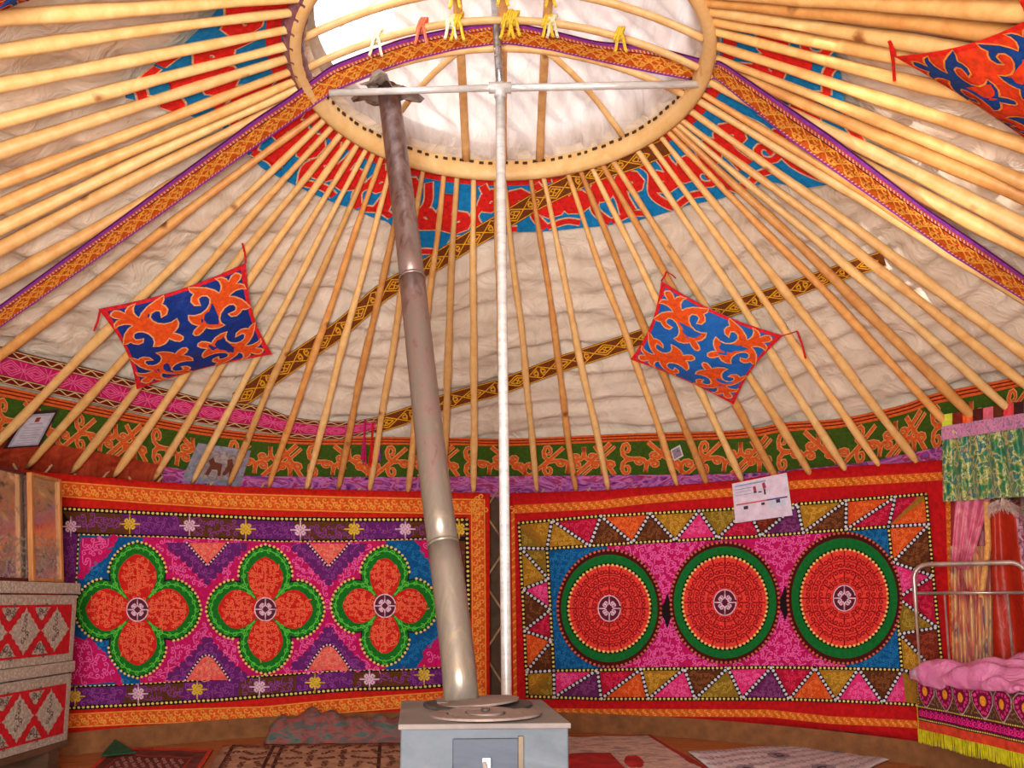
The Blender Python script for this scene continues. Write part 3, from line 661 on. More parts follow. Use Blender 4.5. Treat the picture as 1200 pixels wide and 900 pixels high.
# hanging ornament cloths
half = [(0, .5), (.045, .49), (.065, .44), (.055, .36), (.10, .385), (.17, .39), (.24, .35), (.17, .33), (.11, .28), (.08, .22), (.075, .17), (.15, .19), (.27, .19), (.38, .16), (.5, .12), (.44, .07), (.37, .05), (.37, 0), (.34, -.06), (.27, -.09), (.2, -.06),
        (.24, -.035), (.28, .01), (.26, .06), (.2, .085), (.14, .06), (.105, 0), (.1, -.08), (.13, -.16), (.19, -.215), (.27, -.24), (.22, -.3), (.15, -.335), (.08, -.34), (.05, -.33), (.055, -.42), (.04, -.48), (0, -.5)]
MOT = np.array(half+[(-x, y) for x, y in half[-2:0:-1]], float); MOT[:, 1] *= -1
def hang_cloth(cor, off, bgc, moc, edc, edl, label, sag=.05, ties=()):
    Cn = roof(off)(np.array(cor, float), 0.); nrm = np.cross(Cn[1]-Cn[0], Cn[3]-Cn[0]); nrm /= np.linalg.norm(nrm)
    if nrm@(CAM-Cn.mean(0)) < 0: nrm = -nrm
    def fn(p, o=0.):
        u, v = p[:, 0:1]/100, p[:, 1:2]/100
        P = Cn[0]*(1-u)*(1-v)+Cn[1]*u*(1-v)+Cn[2]*u*v+Cn[3]*(1-u)*v
        s = (np.sin(np.pi*np.clip(u, 0, 1))*np.sin(np.pi*np.clip(v, 0, 1))); e = 4*u*(1-u)*(1-v)*.35+4*u*(1-u)*v*.35+4*v*(1-v)*.15
        cen = Cn.mean(0)-P; P = P+cen*(.10*(4*u*(1-u)*(abs(v-.5)*2)**3+4*v*(1-v)*(abs(u-.5)*2)**3))
        P[:, 2:3] -= sag*s+.02*e; P = P+nrm*(o+.006*np.sin(p[:, 0:1]*.16+p[:, 1:2]*.09)*s); return P
    root = empty('hanging_cloth', Cn.mean(0), label, 'ornament cloth', 'appliqued cloths tied under the roof poles')
    art = Art(fn)
    for k, o in (('base', 0), ('bd', .002), ('mo', .003), ('ed', .0045)): art.layer(k, o)
    mb = MB(); u = np.linspace(0, 100, 25); sheet(mb, lambda a, b: fn(np.stack([a, b], 1), 0.), u, u); mb.build('cloth', bgc, root, smooth=True)
    for a, b in (((0, 0), (100, 0)), ((100, 0), (100, 100)), ((100, 100), (0, 100)), ((0, 100), (0, 0))):
        a = np.array(a, float); b = np.array(b, float); n = np.array([50, 50])-(a+b)/2; n /= np.linalg.norm(n); m1 = a+n*3.6+(b-a)*.036; m2 = b+n*3.6-(b-a)*.036; art.strip('bd', [a, b], [m1, m2], 20)
    for q in ((0, 0), (100, 0), (100, 100), (0, 100)):
        c = np.array([50., 50.])+(np.array(q)-50)*.49; d = np.array(q, float)-50; an = math.atan2(d[1], d[0])+math.pi/2
        P = place(MOT, c[None], 57, an)[0]; am = Art(fn); am.layer('mo', .003); am.layer('ed', .0045); am.tess('mo', P); am.strokes('ed', np.vstack([P, P[:1]]), 1.2)
        mo_ = am.build('mo', 'scroll_applique', moc, root); am.build('ed', 'applique_edging', edl, mo_)
    art.build('bd', 'red_border', edc, root)
    for (x0, y0, x1, y1) in ties:
        P = roof(off+.02)(np.array([(x0, y0), ((x0+x1)/2+1, (y0+y1)/2), (x1, y1)], float), 0.); mb = MB(); tube(mb, P, .006, 5, flat=.4); mb.build('tie_string', edc, root)
    return root
SR = felt((216, 34, 40), sc=50); MO = felt((240, 84, 28), sc=50); ML = felt((252, 168, 110), sc=90)
hang_cloth([(288, 308), (319, 415), (160, 456), (115, 362)], -.05, satin((10, 44, 120), (24, 62, 150), 9, .5), MO, SR, ML, 'dark blue cloth with orange scroll applique and red edging, tied up at left', .05, ((288, 308, 284, 285), (117, 364, 110, 388)))
hang_cloth([(775, 329), (918, 393), (860, 474), (739, 421)], -.05, satin((20, 92, 176), (34, 112, 200), 9, .5), MO, SR, ML, 'bright blue cloth with orange scroll applique, tied up right of the white post', .05, ((775, 329, 781, 318), (781, 318, 792, 326), (918, 393, 934, 388), (934, 388, 944, 420)))
hang_cloth([(1049, 66), (1214, 18), (1330, 110), (1240, 190)], -.05, felt((226, 62, 24), sc=40), felt((20, 62, 132), sc=40), felt((224, 34, 22), sc=40), felt((246, 140, 60), sc=40), 'orange-red cloth with dark blue scroll applique, tied up at the upper right corner', .06, ((1049, 66, 1042, 48), (1043, 50, 1048, 95), (1205, 20, 1197, 0)))
hang_cloth([(54, -6), (-30, 22), (-130, -10), (-50, -70)], -.05, felt((190, 40, 30), sc=40), felt((20, 62, 132), sc=40), felt((200, 34, 22), sc=40), felt((246, 140, 60), sc=40), 'red cloth tied under the poles, its tip showing in the upper left corner', .05)
# papers tucked between poles and felt
def card(name, quad, surf, layers, label, cat, thick=.006):
    Cn = surf(np.array(quad, float), 0.); n = np.cross(Cn[1]-Cn[0], Cn[3]-Cn[0]); n /= np.linalg.norm(n)
    if n@(CAM-Cn.mean(0)) < 0: n = -n
    def fn(p, o=0.):
        u, v = p[:, 0:1], p[:, 1:2]; return Cn[0]*(1-u)*(1-v)+Cn[1]*u*(1-v)+Cn[2]*u*v+Cn[3]*(1-u)*v+n*o
    root = empty(name, Cn.mean(0), label, cat); mb = MB(); V = np.concatenate([fn(np.array([[0, 0], [1, 0], [1, 1], [0, 1.]]), 0), fn(np.array([[0, 0], [1, 0], [1, 1], [0, 1.]]), thick)])
    mb.add(V, np.array([[3, 2, 1, 0], [4, 5, 6, 7], [0, 1, 5, 4], [1, 2, 6, 5], [2, 3, 7, 6], [3, 0, 4, 7]])); mb.build('backing', layers[0][1], root)
    for nm, mt_, shp in layers[1:]:
        mb = MB(); o = thick+.0015+.0007*[l[0] for l in layers].index(nm)
        for s_ in shp:
            if len(s_) == 4 and not hasattr(s_[0], '__len__'):
                x0, y0, x1, y1 = s_; s_ = [(x0, y0), (x1, y0), (x1, y1), (x0, y1)]
            mb.add(fn(np.array(s_, float), o), np.array([list(range(len(s_)))]))
        mb.build(nm, mt_, root)
    return root
INK = plain((70, 70, 90)); WHITE = plain((222, 222, 228)); GREY = plain((160, 160, 172))
lines = [(.24+.0, .42+.07*i, .80-(i % 3)*.05, .435+.07*i) for i in range(7)]
card('certificate', [(30, 483), (68, 480), (46, 522), (4, 525)], roof(.012), [('b', plain((54, 34, 34))), ('sheet', plain((176, 172, 190)), [(.07, .05, .93, .95)]), ('mount', plain((205, 200, 212)), [(.14, .12, .86, .9)]),
     ('emblem', plain((150, 50, 50)), [(.42, .14, .56, .27)]), ('printing', GREY, lines+[(.3, .3, .7, .33)])], 'framed certificate with a small red emblem, tucked under the poles at far left', 'certificate')
card('photo_sleeve', [(232, 519), (294, 528), (281, 570), (212, 563)], roof(.014), [('b', satin((120, 122, 140), (176, 176, 190), 14, .25)), ('photograph', satin((120, 100, 96), (196, 188, 190), 26, .3), [(.2, .12, .84, .85)]),
     ('horse_picture', plain((112, 62, 46)), [[(.33, .75), (.36, .5), (.30, .38), (.36, .28), (.42, .4), (.56, .42), (.6, .75), (.55, .75), (.52, .6), (.42, .6), (.4, .78)], [(.62, .7), (.66, .45), (.62, .3), (.7, .26), (.76, .42), (.8, .72), (.75, .72), (.72, .6), (.68, .72)]])],
     'plastic-sleeved photo of horses, tucked under the roof poles left of the stovepipe', 'photo')
card('photo', [(786, 527), (797, 521), (801, 534), (790, 540)], roof(.012), [('b', WHITE), ('picture', satin((90, 70, 90), (190, 170, 190), 30, .4), [(.1, .1, .9, .85)])], 'small white photo tucked under a pole right of the white post', 'photo', .004)
# ================================================================== WALL TAPESTRIES (embroidered, hung on the lattice)
tapL_top = [(-40, 545), (80, 556), (173, 564), (267, 570), (400, 574), (500, 576), (574, 578)]
tapL_bot = [(-40, 880), (80, 867), (155, 857), (240, 858), (310, 854), (400, 849), (480, 841), (574, 832)]
tapR_top = [(598, 578), (700, 575), (800, 568), (870, 562), (933, 551), (1093, 540), (1128, 537)]
tapR_bot = [(598, 842), (660, 847), (780, 850), (900, 850), (1000, 858), (1065, 870), (1128, 880)]
PINK = felt((190, 14, 92), sc=60); PINKL = felt((250, 92, 168), sc=90); TBLUE = felt((4, 82, 142), sc=60); TRED = felt((200, 30, 24), sc=60); TREDL = felt((252, 100, 66), sc=90)
TGRN = felt((16, 110, 30), sc=60); TGRNL = felt((84, 190, 60), sc=90); BLACK = felt((26, 12, 18), sc=60); YEL = felt((226, 204, 104), sc=90); TPUR = felt((98, 30, 104), sc=60); TPURL = felt((140, 60, 140), sc=60)
CORAL = felt((232, 92, 84), sc=60); CORALL = felt((246, 132, 112), sc=60); TBRN = felt((92, 50, 22), sc=60); TBRNL = felt((140, 90, 40), sc=60); LILAC = felt((226, 184, 206), sc=60); BLUEL = felt((30, 116, 176), sc=60)
def tapestry(name, top, bot, base, label, ref):
    f = cyl(0.); root = empty(name, f([ref], 0.)[0], label, 'tapestry', 'embroidered tapestries on the lattice wall'); art = Art(f); art.top = np.array(top, float); art.bot = np.array(bot, float)
    art.layer('base', -.012); x = np.linspace(top[0][0], top[-1][0], 130)
    A = np.stack([x, interp_poly(top, x)], 1); B = np.stack([x, interp_poly(bot, x)], 1)
    V = np.stack([A+(B-A)*k/23 for k in range(24)], 1).reshape(-1, 2); art._put('base', V, [grid_faces(130, 24)]); art.build('base', 'red_backing', base, root, smooth=True, solid=.008)
    return root, art
def wob_strip(art, key, L1, L2, n=80, m=3): art.strip(key, L1, L2, n, m)
def band_between(P, wdt):
    P = resample2(P, 90); T = np.gradient(P, axis=0); T /= np.linalg.norm(T, axis=1)[:, None]; nn = np.stack([-T[:, 1], T[:, 0]], 1); return P-nn*wdt/2, P+nn*wdt/2, P

# ---- left: three four-petalled flowers
tl, art = tapestry('wall_tapestry', tapL_top, tapL_bot, felt((196, 26, 14), sc=40), 'embroidered tapestry with three red and green four-petalled flowers, left of the white post', (320, 850))
def layers(art, names):
    for i, n in enumerate(names): art.layer(n, .0+.0012*i)
layers(art, ['oband', 'oline', 'dark', 'brown', 'purp', 'field', 'fieldb', 'scal', 'pscr', 'bscr', 'pv', 'pvs', 'cor', 'corl', 'blk', 'grn', 'grs', 'red', 'reds', 'hub', 'hubs', 'dots', 'med', 'medy'])
orb = []
for P, wd in (([(70, 573), (173, 581), (267, 587), (400, 591), (500, 593), (566, 594)], 19), ([(560, 585), (561, 700), (562, 832)], 17), ([(78, 845), (155, 841), (240, 838), (310, 836), (380, 829), (470, 822), (566, 815)], 17)):
    a, b, c = band_between(P, wd); art.strip('oband', a, b, 90, 3); q = resample(c, 10)
    T = np.gradient(q, axis=0); an = np.arctan2(T[:, 1], T[:, 0])
    art.strokes('oline', place(SS*[1.25, 1.2], q, 14, an+.3), 1.5); art.strokes('oline', place(spiral(1.3, 11, .34, .06, 0), q[::2], 15, an[::2]), 1.4)
    for s_ in (a, b): art.strokes('oline', s_+(c-s_)*.12, 1.2)
# bordering bands
o_t = [(71, 596), (190, 602), (320, 608), (400, 609), (500, 609), (547, 609)]; i_t = [(93, 627), (200, 630), (320, 635), (400, 635), (500, 632), (525, 631)]
o_b = [(76, 830), (155, 826), (240, 821), (260, 820), (404, 808), (480, 806), (547, 801)]; i_b = [(84, 804), (180, 800), (240, 796), (404, 785), (480, 784), (525, 781)]
o_l = [(71, 596), (72, 700), (76, 830)]; o_r = [(547, 609), (549, 700), (547, 801)]; i_l = [(93, 627), (89, 700), (84, 804)]; i_r = [(525, 631), (527, 700), (525, 781)]
art.strip('dark', o_t, o_b, 110, 16)
def seg_band(P1, P2, n, k0):
    A = resample2(P1, n*8+1); B = resample2(P2, n*8+1); 
    for i in range(n):
        a = A[i*8:i*8+9]; b = B[i*8:i*8+9]; key = 'brown' if (i+k0) % 2 else 'purp'; a2 = a+(b-a)*.1; b2 = a+(b-a)*.9; ap = Art(art.fn); ap.layer('x', .0012*(3 if key == 'brown' else 4)); ap.strip('x', a2, b2, 9, 2); ap.build('x', 'brown_border_patch' if key == 'brown' else 'purple_border_patch', TBRN if key == 'brown' else TPUR, tl)
        poly = np.vstack([a2, b2[::-1]]); x0, y0 = poly.min(0); x1, y1 = poly.max(0)
        fill_scrolls(art, 'pvs', (x0, y0, x1, y1), 11, lambda p: inpoly(p, poly), 1.1)
seg_band(o_t, [(93, 627)]+[(x, y) for x, y in i_t[1:-1]]+[(547, 631)], 7, 1)
seg_band(o_b, [(84, 804)]+i_b[1:-1]+[(547, 780)], 7, 0); seg_band([(71, 620), (76, 806)], [(93, 627), (84, 804)], 3, 0); seg_band([(527, 634), (527, 778)], [(547, 634), (547, 778)], 3, 1)
field = i_t+i_r[1:]+i_b[::-1][1:]+i_l[::-1][1:-1]
art.strip('field', i_t, i_b, 100, 14)
def blue_side(top, bot): art.strip('fieldb', top, bot, 20, 14)
for T_, B_ in (([(93, 627), (168, 630)], [(84, 804), (164, 801)]), ([(452, 634), (525, 631)], [(452, 785), (525, 781)])):
    ap = Art(art.fn); ap.layer('x', .0012*6); ap.strip('x', T_, B_, 20, 14); ap.build('x', 'blue_field', TBLUE, tl)
def scallop(path, r=5.5):
    art.dots('scal', resample(path, 6), r, 10)
def region_fill(poly, key, lkey, step=11.5, w=1.25, ctr=None):
    ap = Art(art.fn); ap.layer('x', .0012*7); ap.fan('x', poly, 3, 7); ap.dots('x', resample(np.array(poly[1:5], float), 7), 5, 10); ap.build('x', 'pink_corner', PINK, tl); poly = np.array(poly, float); x0, y0 = poly.min(0); x1, y1 = poly.max(0); fill_scrolls(art, lkey, (x0, y0, x1, y1), step, lambda p: inpoly(p, poly), w, ctr)
PKC = [np.array(q, float) for q in ([(95, 630), (133, 631), (124, 648), (108, 660), (95, 674), (92, 660)], [(86, 745), (104, 752), (120, 768), (132, 785), (140, 799), (84, 803)], [(485, 633), (524, 632), (526, 672), (510, 660), (497, 645)], [(488, 782), (500, 765), (512, 752), (526, 742), (525, 781)])]
def inpk(p):
    r = np.zeros(len(p), bool)
    for q in PKC: r |= inpoly(p, q.mean(0)+(q-q.mean(0))*1.15)
    return r
for poly in ([(95, 630), (133, 631), (124, 648), (108, 660), (95, 674), (92, 660)], [(86, 745), (104, 752), (120, 768), (132, 785), (140, 799), (84, 803)],
             [(485, 633), (524, 632), (526, 672), (510, 660), (497, 645)], [(488, 782), (500, 765), (512, 752), (526, 742), (525, 781)]):
    region_fill(poly, 'scal', 'pscr')
fp = np.array([(168, 631), (452, 634), (452, 785), (164, 801)], float)
FLW = [(161, 714.5, 73, 78), (311, 714, 68, 74), (451, 710, 62, 69)]
def infl(p, m=1.05):
    r = np.zeros(len(p), bool)
    for cx, cy, rx, ry in FLW:
        x = (p[:, 0]-cx)/rx; y = (p[:, 1]-cy)/ry; a = np.arctan2(y, x); rr = .62+.38*np.abs(np.cos(2*a))**.7; r |= np.hypot(x, y) < rr*m
    return r
fill_scrolls(art, 'pscr', (165, 634, 455, 800), 10.5, lambda p: inpoly(p, fp) & ~infl(p), 1.25)
fill_scrolls(art, 'bscr', (88, 634, 168, 800), 9, lambda p: inpoly(p, np.array([(93, 630), (168, 631), (164, 800), (85, 802)])) & ~infl(p) & ~inpk(p), 1.)
fill_scrolls(art, 'bscr', (452, 634, 525, 784), 9, lambda p: ~infl(p) & ~inpk(p) & (p[:, 1] > 635) & (p[:, 1] < 780) & (p[:, 0] < 523), 1.)
# pink diamond between the flowers and the pink/blue frontier
for cx, top, bot, rw in ((243, 636, 797, 50), (385, 637, 785, 46)):
    for s, ye, t in ((1, top, 45), (-1, bot, 50)):
        V = np.array([(cx-rw, ye), (cx-rw*.5, ye+s*20), (cx-rw*.2, ye+s*36), (cx, ye+s*t), (cx+rw*.2, ye+s*36), (cx+rw*.5, ye+s*20), (cx+rw, ye)], float)
        ap = Art(art.fn); ap.layer('x', .0012*10); ap.fan('x', V, 3, 6); ap.dots('x', resample(V, 9)[1:-1], 4.5, 8); ap.build('x', 'purple_chevron', TPUR, tl); fill_scrolls(art, 'pvs', (cx-rw, min(ye, ye+s*t), cx+rw, max(ye, ye+s*t)), 10, lambda p: inpoly(p, V), 1.1)
        if s > 0: W = np.array([(cx-24, ye), (cx-14, ye+12), (cx, ye+27), (cx+14, ye+12), (cx+24, ye)], float)
        else: W = np.array([(cx-26, ye), (cx-17, ye-14), (cx-7, ye-27), (cx, ye-30), (cx+7, ye-27), (cx+17, ye-14), (cx+26, ye)], float)
        piece(art.fn, .0012*12, W, 'coral_peak', CORAL, tl, 3, 5); fill_scrolls(art, 'corl', (cx-26, W[:, 1].min(), cx+26, W[:, 1].max()), 9, lambda p: inpoly(p, W), 1.1)
        art.strokes('blk', resample(W, 3), 3.); art.dotted('dots', W, 4.2, 1.3)
for k in ('oband',): art.build(k, 'orange_border', felt((214, 82, 26), sc=40), tl)
art.build('oline', 'border_scrollwork', felt((236, 150, 60), sc=60), tl); art.build('dark', 'inner_border', BLACK, tl)

art.build('field', 'pink_field', PINK, tl); 0
art.build('pscr', 'pink_scrollwork', PINKL, tl); art.build('bscr', 'blue_scrollwork', BLUEL, tl)
art.build('pvs', 'purple_scrollwork', TPURL, tl); art.build('corl', 'coral_scrollwork', CORALL, tl)
def petal(cx, cy, ang, Ln, Wm, e=1.6, pw=.75, t0=0.):
    t = np.linspace(t0, 1, 22); wv = Wm*np.sin(np.pi*np.clip(t, 0, 1)**e)**pw; wv[-1] = 0
    P = np.vstack([np.stack([t, wv/Ln], 1), np.stack([t, -wv/Ln], 1)[::-1][1:]])*Ln
    c, s = math.cos(ang), math.sin(ang); return np.stack([cx+P[:, 0]*c-P[:, 1]*s, cy+P[:, 0]*s+P[:, 1]*c], 1)
fn_t = art.fn
for cx, cy, rx, ry in FLW:
    fl = Art(fn_t)
    for i, k in enumerate(['b', 'g', 'gs', 'r', 'rs', 'h', 'hs', 'd']): fl.layer(k, .019+.0012*i)
    PET = []
    for a, R_, Wd in ((0, rx, ry*.44), (math.pi/2, ry, rx*.44), (math.pi, rx, ry*.44), (-math.pi/2, ry, rx*.44)):
        outer_ = petal(cx, cy, a, R_, Wd, 1.15, .55, .12); c0 = (cx+math.cos(a)*R_*.55, cy+math.sin(a)*R_*.55)
        fl.fan('b', c0+(outer_-c0)*1.05, 3, 6, c0); fl.fan('g', outer_, 3, 6, c0)
        inn = petal(cx, cy, a, R_-12, Wd-9.5, 1.35, .7, .08)
        fl.strokes('gs', resample(c0+(outer_-c0)*.87, 5), 1.2)
        q = resample(c0+(outer_-c0)*.88, 9.5); q = q[(np.hypot(q[:, 0]-cx, q[:, 1]-cy) > 24)]
        fl.strokes('gs', place(spiral(1.2, 9, .42, .08), q, 8.5, RNG.uniform(0, 6, len(q))), 1.2)
        fl.fan('b', c0+(inn-c0)*1.1, 3, 6, c0)
        PET.append((inn, c0)); x0, y0 = inn.min(0); x1, y1 = inn.max(0)
        fill_scrolls(fl, 'rs', (x0, y0, x1, y1), 8.2, lambda p: inpoly(p, c0+(inn-c0)*.95), 1.25); fl.strokes('rs', [(cx+math.cos(a)*16, cy+math.sin(a)*16), (cx+math.cos(a)*(R_-20), cy+math.sin(a)*(R_-20))], 1.2)
        dd = resample(c0+(outer_-c0)*1.06, 5.2); ang = np.abs((np.arctan2((dd[:, 1]-cy)/ry, (dd[:, 0]-cx)/rx)-a+math.pi) % (2*math.pi)-math.pi); fl.dots('d', dd[ang < .72], 1.7)
    fl.fan('b', ell(cx, cy, 15.5, 16.5), 2, 6); fl.fan('h', ell(cx, cy, 13, 14), 2, 6)
    for k in range(4):
        an = k*math.pi/2
        for T in (HR, HL): fl.strokes('hs', place(T, [(cx+6*math.sin(an), cy-6*math.cos(an))], 13, an), 1.4)
    fl.strokes('hs', ell(cx, cy, 12.5, 13.5, 30), 1.3)
    # black ground must lie under the green: keep one medallion base with its layers below it
    b = fl.build('b', 'flower_medallion', BLACK, tl)
    for inn, c0 in PET: piece(fn_t, .019+.0036, inn, 'red_petal', TRED, b, 3, 6, c0)
    for k, nm, mt_ in (('g', 'green_surround', TGRN), ('gs', 'green_scrollwork', TGRNL), ('rs', 'petal_scrollwork', TREDL), ('h', 'flower_hub', felt((90, 30, 50))), ('hs', 'hub_scrollwork', LILAC), ('d', 'bead_outline', YEL)): fl.build(k, nm, mt_, b)
fl2 = Art(fn_t); fl2.layer('b', .004); fl2.layer('d', .0056)
for P in (o_t, o_b, o_r, i_t, i_b, i_l): fl2.strokes('b', resample(P, 5), 5.2); fl2.dotted('d', P, 5.4, (1.9, 1.6))
fl2.layer('m', .012); fl2.layer('y', .0135); fl2.layer('w', .0135)
tm = [(83, 617, 0), (152, 614, 1), (222, 616, 0), (288, 620, 1), (352, 621, 0), (415, 620, 1), (475, 620, 0), (538, 620, 1), (88, 816, 1), (162, 813, 0), (231, 808, 1), (304, 805, 0), (369, 800, 1), (433, 796, 0), (497, 791, 1), (538, 790, 0)]
for x, y, k in tm:
    ap = Art(fn_t); ap.layer('x', .0135); ap.dots('x', [(x, y)], 2)
    for j in range(4):
        an = j*math.pi/2
        for T in (HR, HL): ap.strokes('x', place(T*[1, 1.1], [(x+5.0*math.sin(an), y-5.0*math.cos(an))], 12.5, an), 1.7)
    ap.build('x', 'yellow_border_rosette' if k else 'pale_border_rosette', felt((220, 180, 50)) if k else LILAC, tl)
fl2.build('b', 'bead_ground', BLACK, tl); fl2.build('d', 'bead_line', YEL, tl)
ART_KEEP = art
art.build('blk', 'peak_outline', BLACK, tl); art.build('dots', 'peak_beads', LILAC, tl)

# ---- right: three ringed discs in a triangle border
tr, art = tapestry('wall_tapestry', tapR_top, tapR_bot, felt((186, 14, 20), sc=40), 'embroidered tapestry with three red discs in green rings, right of the white post', (850, 850))
layers(art, ['ob', 'ol', 'base', 'field', 'fb', 'sc', 'bs', 'zz', 'd'])
for P, wd in (([(602, 597), (700, 592), (760, 585), (856, 577), (933, 568), (1104, 558)], 10), ([(602, 834), (700, 835), (900, 836), (975, 844), (1060, 848), (1110, 852)], 9), ([(1114, 585), (1116, 660), (1120, 760)], 12), ([(601, 600), (604, 830)], 4)):
    a, b, c = band_between(P, wd); art.strip('ob', a, b, 90, 2); q = resample(c, 9); T = np.gradient(q, axis=0); an = np.arctan2(T[:, 1], T[:, 0]); art.strokes('ol', place(SS*[1.2, 1.1], q, wd, an+.3), 1.2)
OT = np.array([(608, 613), (700, 605), (845, 597), (931, 591), (1085, 579)], float); OBm = np.array([(618, 816), (700, 819), (900, 819), (975, 821), (1060, 825), (1109, 830)], float)
IT = np.array([(641, 643), (760, 635), (880, 629), (960, 623), (1041, 617)], float); IB = np.array([(649, 786), (760, 784), (900, 782), (980, 783), (1057, 785)], float)
art.strip('base', OT, OBm, 110, 16)
cols = dict(mustard=((166, 116, 26), (200, 150, 50)), crimson=((172, 14, 50), (214, 40, 80)), brown=((88, 44, 20), (130, 74, 36)), orange=((212, 76, 24), (240, 110, 50)), rose=((220, 44, 112), (250, 90, 160)), violet=((96, 32, 84), (130, 60, 120)), olive=((134, 104, 28), (172, 140, 50)), maroon=((112, 36, 20), (150, 64, 40)))
cm = {k: (felt(v[0], sc=60), felt(v[1], sc=60)) for k, v in cols.items()}
tri = {k: [] for k in cols}
def teeth(A, B, n, seq):
    """A outer edge, B inner edge"""
    A2 = resample2(A, 2*n+1); B2 = resample2(B, 2*n+1); Z = []
    for i in range(n): Z += [B2[2*i], A2[2*i+1]]
    Z.append(B2[2*n]); Z = np.array(Z); j = 0
    for i in range(n):
        tri[seq[j % len(seq)]].append([B2[2*i], A2[2*i+1], B2[2*i+2]]); j += 1
        if i < n-1: tri[seq[j % len(seq)]].append([A2[2*i+1], B2[2*i+2], A2[2*i+3]]); j += 1
    tri[seq[(j) % len(seq)]].append([A2[0], B2[0], A2[1]]); tri[seq[(j+1) % len(seq)]].append([A2[2*n-1], B2[2*n], A2[2*n]])
    art.strokes('zz', resample(Z, 4), 4.4); art.dotted('d', Z, 5.2, 1.9)
teeth([(618, 612)]+OT[1:-1].tolist()+[(1078, 580)], IT, 8, ['mustard', 'crimson', 'brown', 'orange', 'brown', 'mustard', 'rose', 'olive', 'crimson', 'maroon', 'violet', 'mustard', 'brown', 'orange', 'crimson'])
teeth([(622, 816)]+OBm[1:-2].tolist()+[(1062, 825)], IB, 8, ['rose', 'violet', 'crimson', 'orange', 'mustard', 'rose', 'brown', 'olive'])
teeth([(609, 618), (613, 710), (617, 812)], [(641, 643), (645, 710), (649, 786)], 4, ['olive', 'mustard', 'rose', 'brown', 'crimson', 'orange', 'brown'])
teeth([(1087, 584), (1095, 700), (1107, 826)], [(1041, 617), (1052, 700), (1057, 785)], 4, ['orange', 'brown', 'rose', 'crimson', 'olive', 'maroon', 'mustard'])
art.strip('field', IT, IB, 90, 14)
for T_, B_ in (([(643, 645), (712, 639)], [(650, 784), (716, 783)]), ([(990, 621), (1041, 619)], [(990, 782), (1057, 783)])):
    ap = Art(art.fn); ap.layer('x', .0012*4); ap.strip('x', T_, B_, 16, 12); ap.build('x', 'blue_field', TBLUE, tr)
DSC = [(714, 713, 60, 68, 56.5, 63, 48, 51), (849.5, 706, 63, 70, 60, 65.5, 49.5, 54), (989.5, 701, 66, 76, 62, 70.5, 51, 57)]
def indisc(p, m=1.): 
    r = np.zeros(len(p), bool)
    for d in DSC: r |= ((p[:, 0]-d[0])/d[2])**2+((p[:, 1]-d[1])/d[3])**2 < m
    return r
fpoly = np.vstack([IT, IB[::-1]])
for c in ((782, 714), (920, 706), (782, 640), (782, 785), (920, 630), (920, 783)):
    pass
fill_scrolls(art, 'sc', (712, 622, 992, 785), 10.5, lambda p: inpoly(p, fpoly) & ~indisc(p), 1.4)
fill_scrolls(art, 'bs', (643, 622, 712, 785), 9, lambda p: inpoly(p, fpoly) & ~indisc(p), 1.); fill_scrolls(art, 'bs', (992, 616, 1058, 785), 9, lambda p: inpoly(p, fpoly) & ~indisc(p), 1.)
for cx, cy in ((782, 716), (920, 707)): art.fan('zz', [(cx-14, cy), (cx-4, cy-8), (cx, cy-22), (cx+4, cy-8), (cx+14, cy), (cx+4, cy+8), (cx, cy+22), (cx-4, cy+8)], 2, 5)
art.build('ob', 'orange_border', felt((206, 92, 26), sc=40), tr); art.build('ol', 'border_scrollwork', felt((236, 150, 60), sc=60), tr)
art.build('base', 'inner_border', felt((150, 104, 30), sc=60), tr)
for k, L_ in tri.items():
    if not L_: continue
    for T in L_:
        a2 = Art(art.fn)
        for kk, o in (('t', .0035), ('s', .005)): a2.layer(kk, o)
        T = np.array(T); c = T.mean(0); a2.fan('t', c+(T-c)*.98, 3, 8); P = c+(T-c)*.8; x0, y0 = P.min(0); x1, y1 = P.max(0); fill_scrolls(a2, 's', (x0, y0, x1, y1), 8.5, lambda p: inpoly(p, P), 1.2)
        o = a2.build('t', 'border_triangle', cm[k][0], tr); o['label'] = k+' triangle of the border'; a2.build('s', 'triangle_scrollwork', cm[k][1], o)
art.build('field', 'pink_field', PINK, tr); art.build('sc', 'pink_scrollwork', PINKL, tr); art.build('bs', 'blue_scrollwork', BLUEL, tr)
for P in (OT, OBm, np.array([(608, 613), (613, 710), (618, 816)]), np.array([(1085, 579), (1095, 690), (1109, 830)]), IT, IB, np.array([(641, 643), (649, 786)]), np.array([(1041, 617), (1050, 700), (1057, 785)])):
    pass
a3 = Art(art.fn); a3.layer('b', .009); a3.layer('d', .0105)
for P in ([(608, 613)]+OT[1:].tolist(), OBm.tolist(), [(608, 613), (613, 710), (618, 816)], [(1085, 579), (1095, 690), (1109, 830)], IT.tolist(), IB.tolist(), [(641, 643), (649, 786)], [(1041, 617), (1050, 700), (1057, 785)]):
    a3.strokes('b', resample(P, 5), 4.2); a3.dotted('d', P, 5.0, 1.6)
a3.build('b', 'bead_ground', BLACK, tr); a3.build('d', 'bead_line', YEL, tr)
a4 = Art(lambda p, o=0.: art.fn(p, o+.0035)); a4.L = {'zz': art.L['zz'], 'd': art.L['d']}; a4.build('zz', 'zigzag_ground', BLACK, tr); a4.build('d', 'white_bead_zigzag', felt((206, 204, 214)), tr)
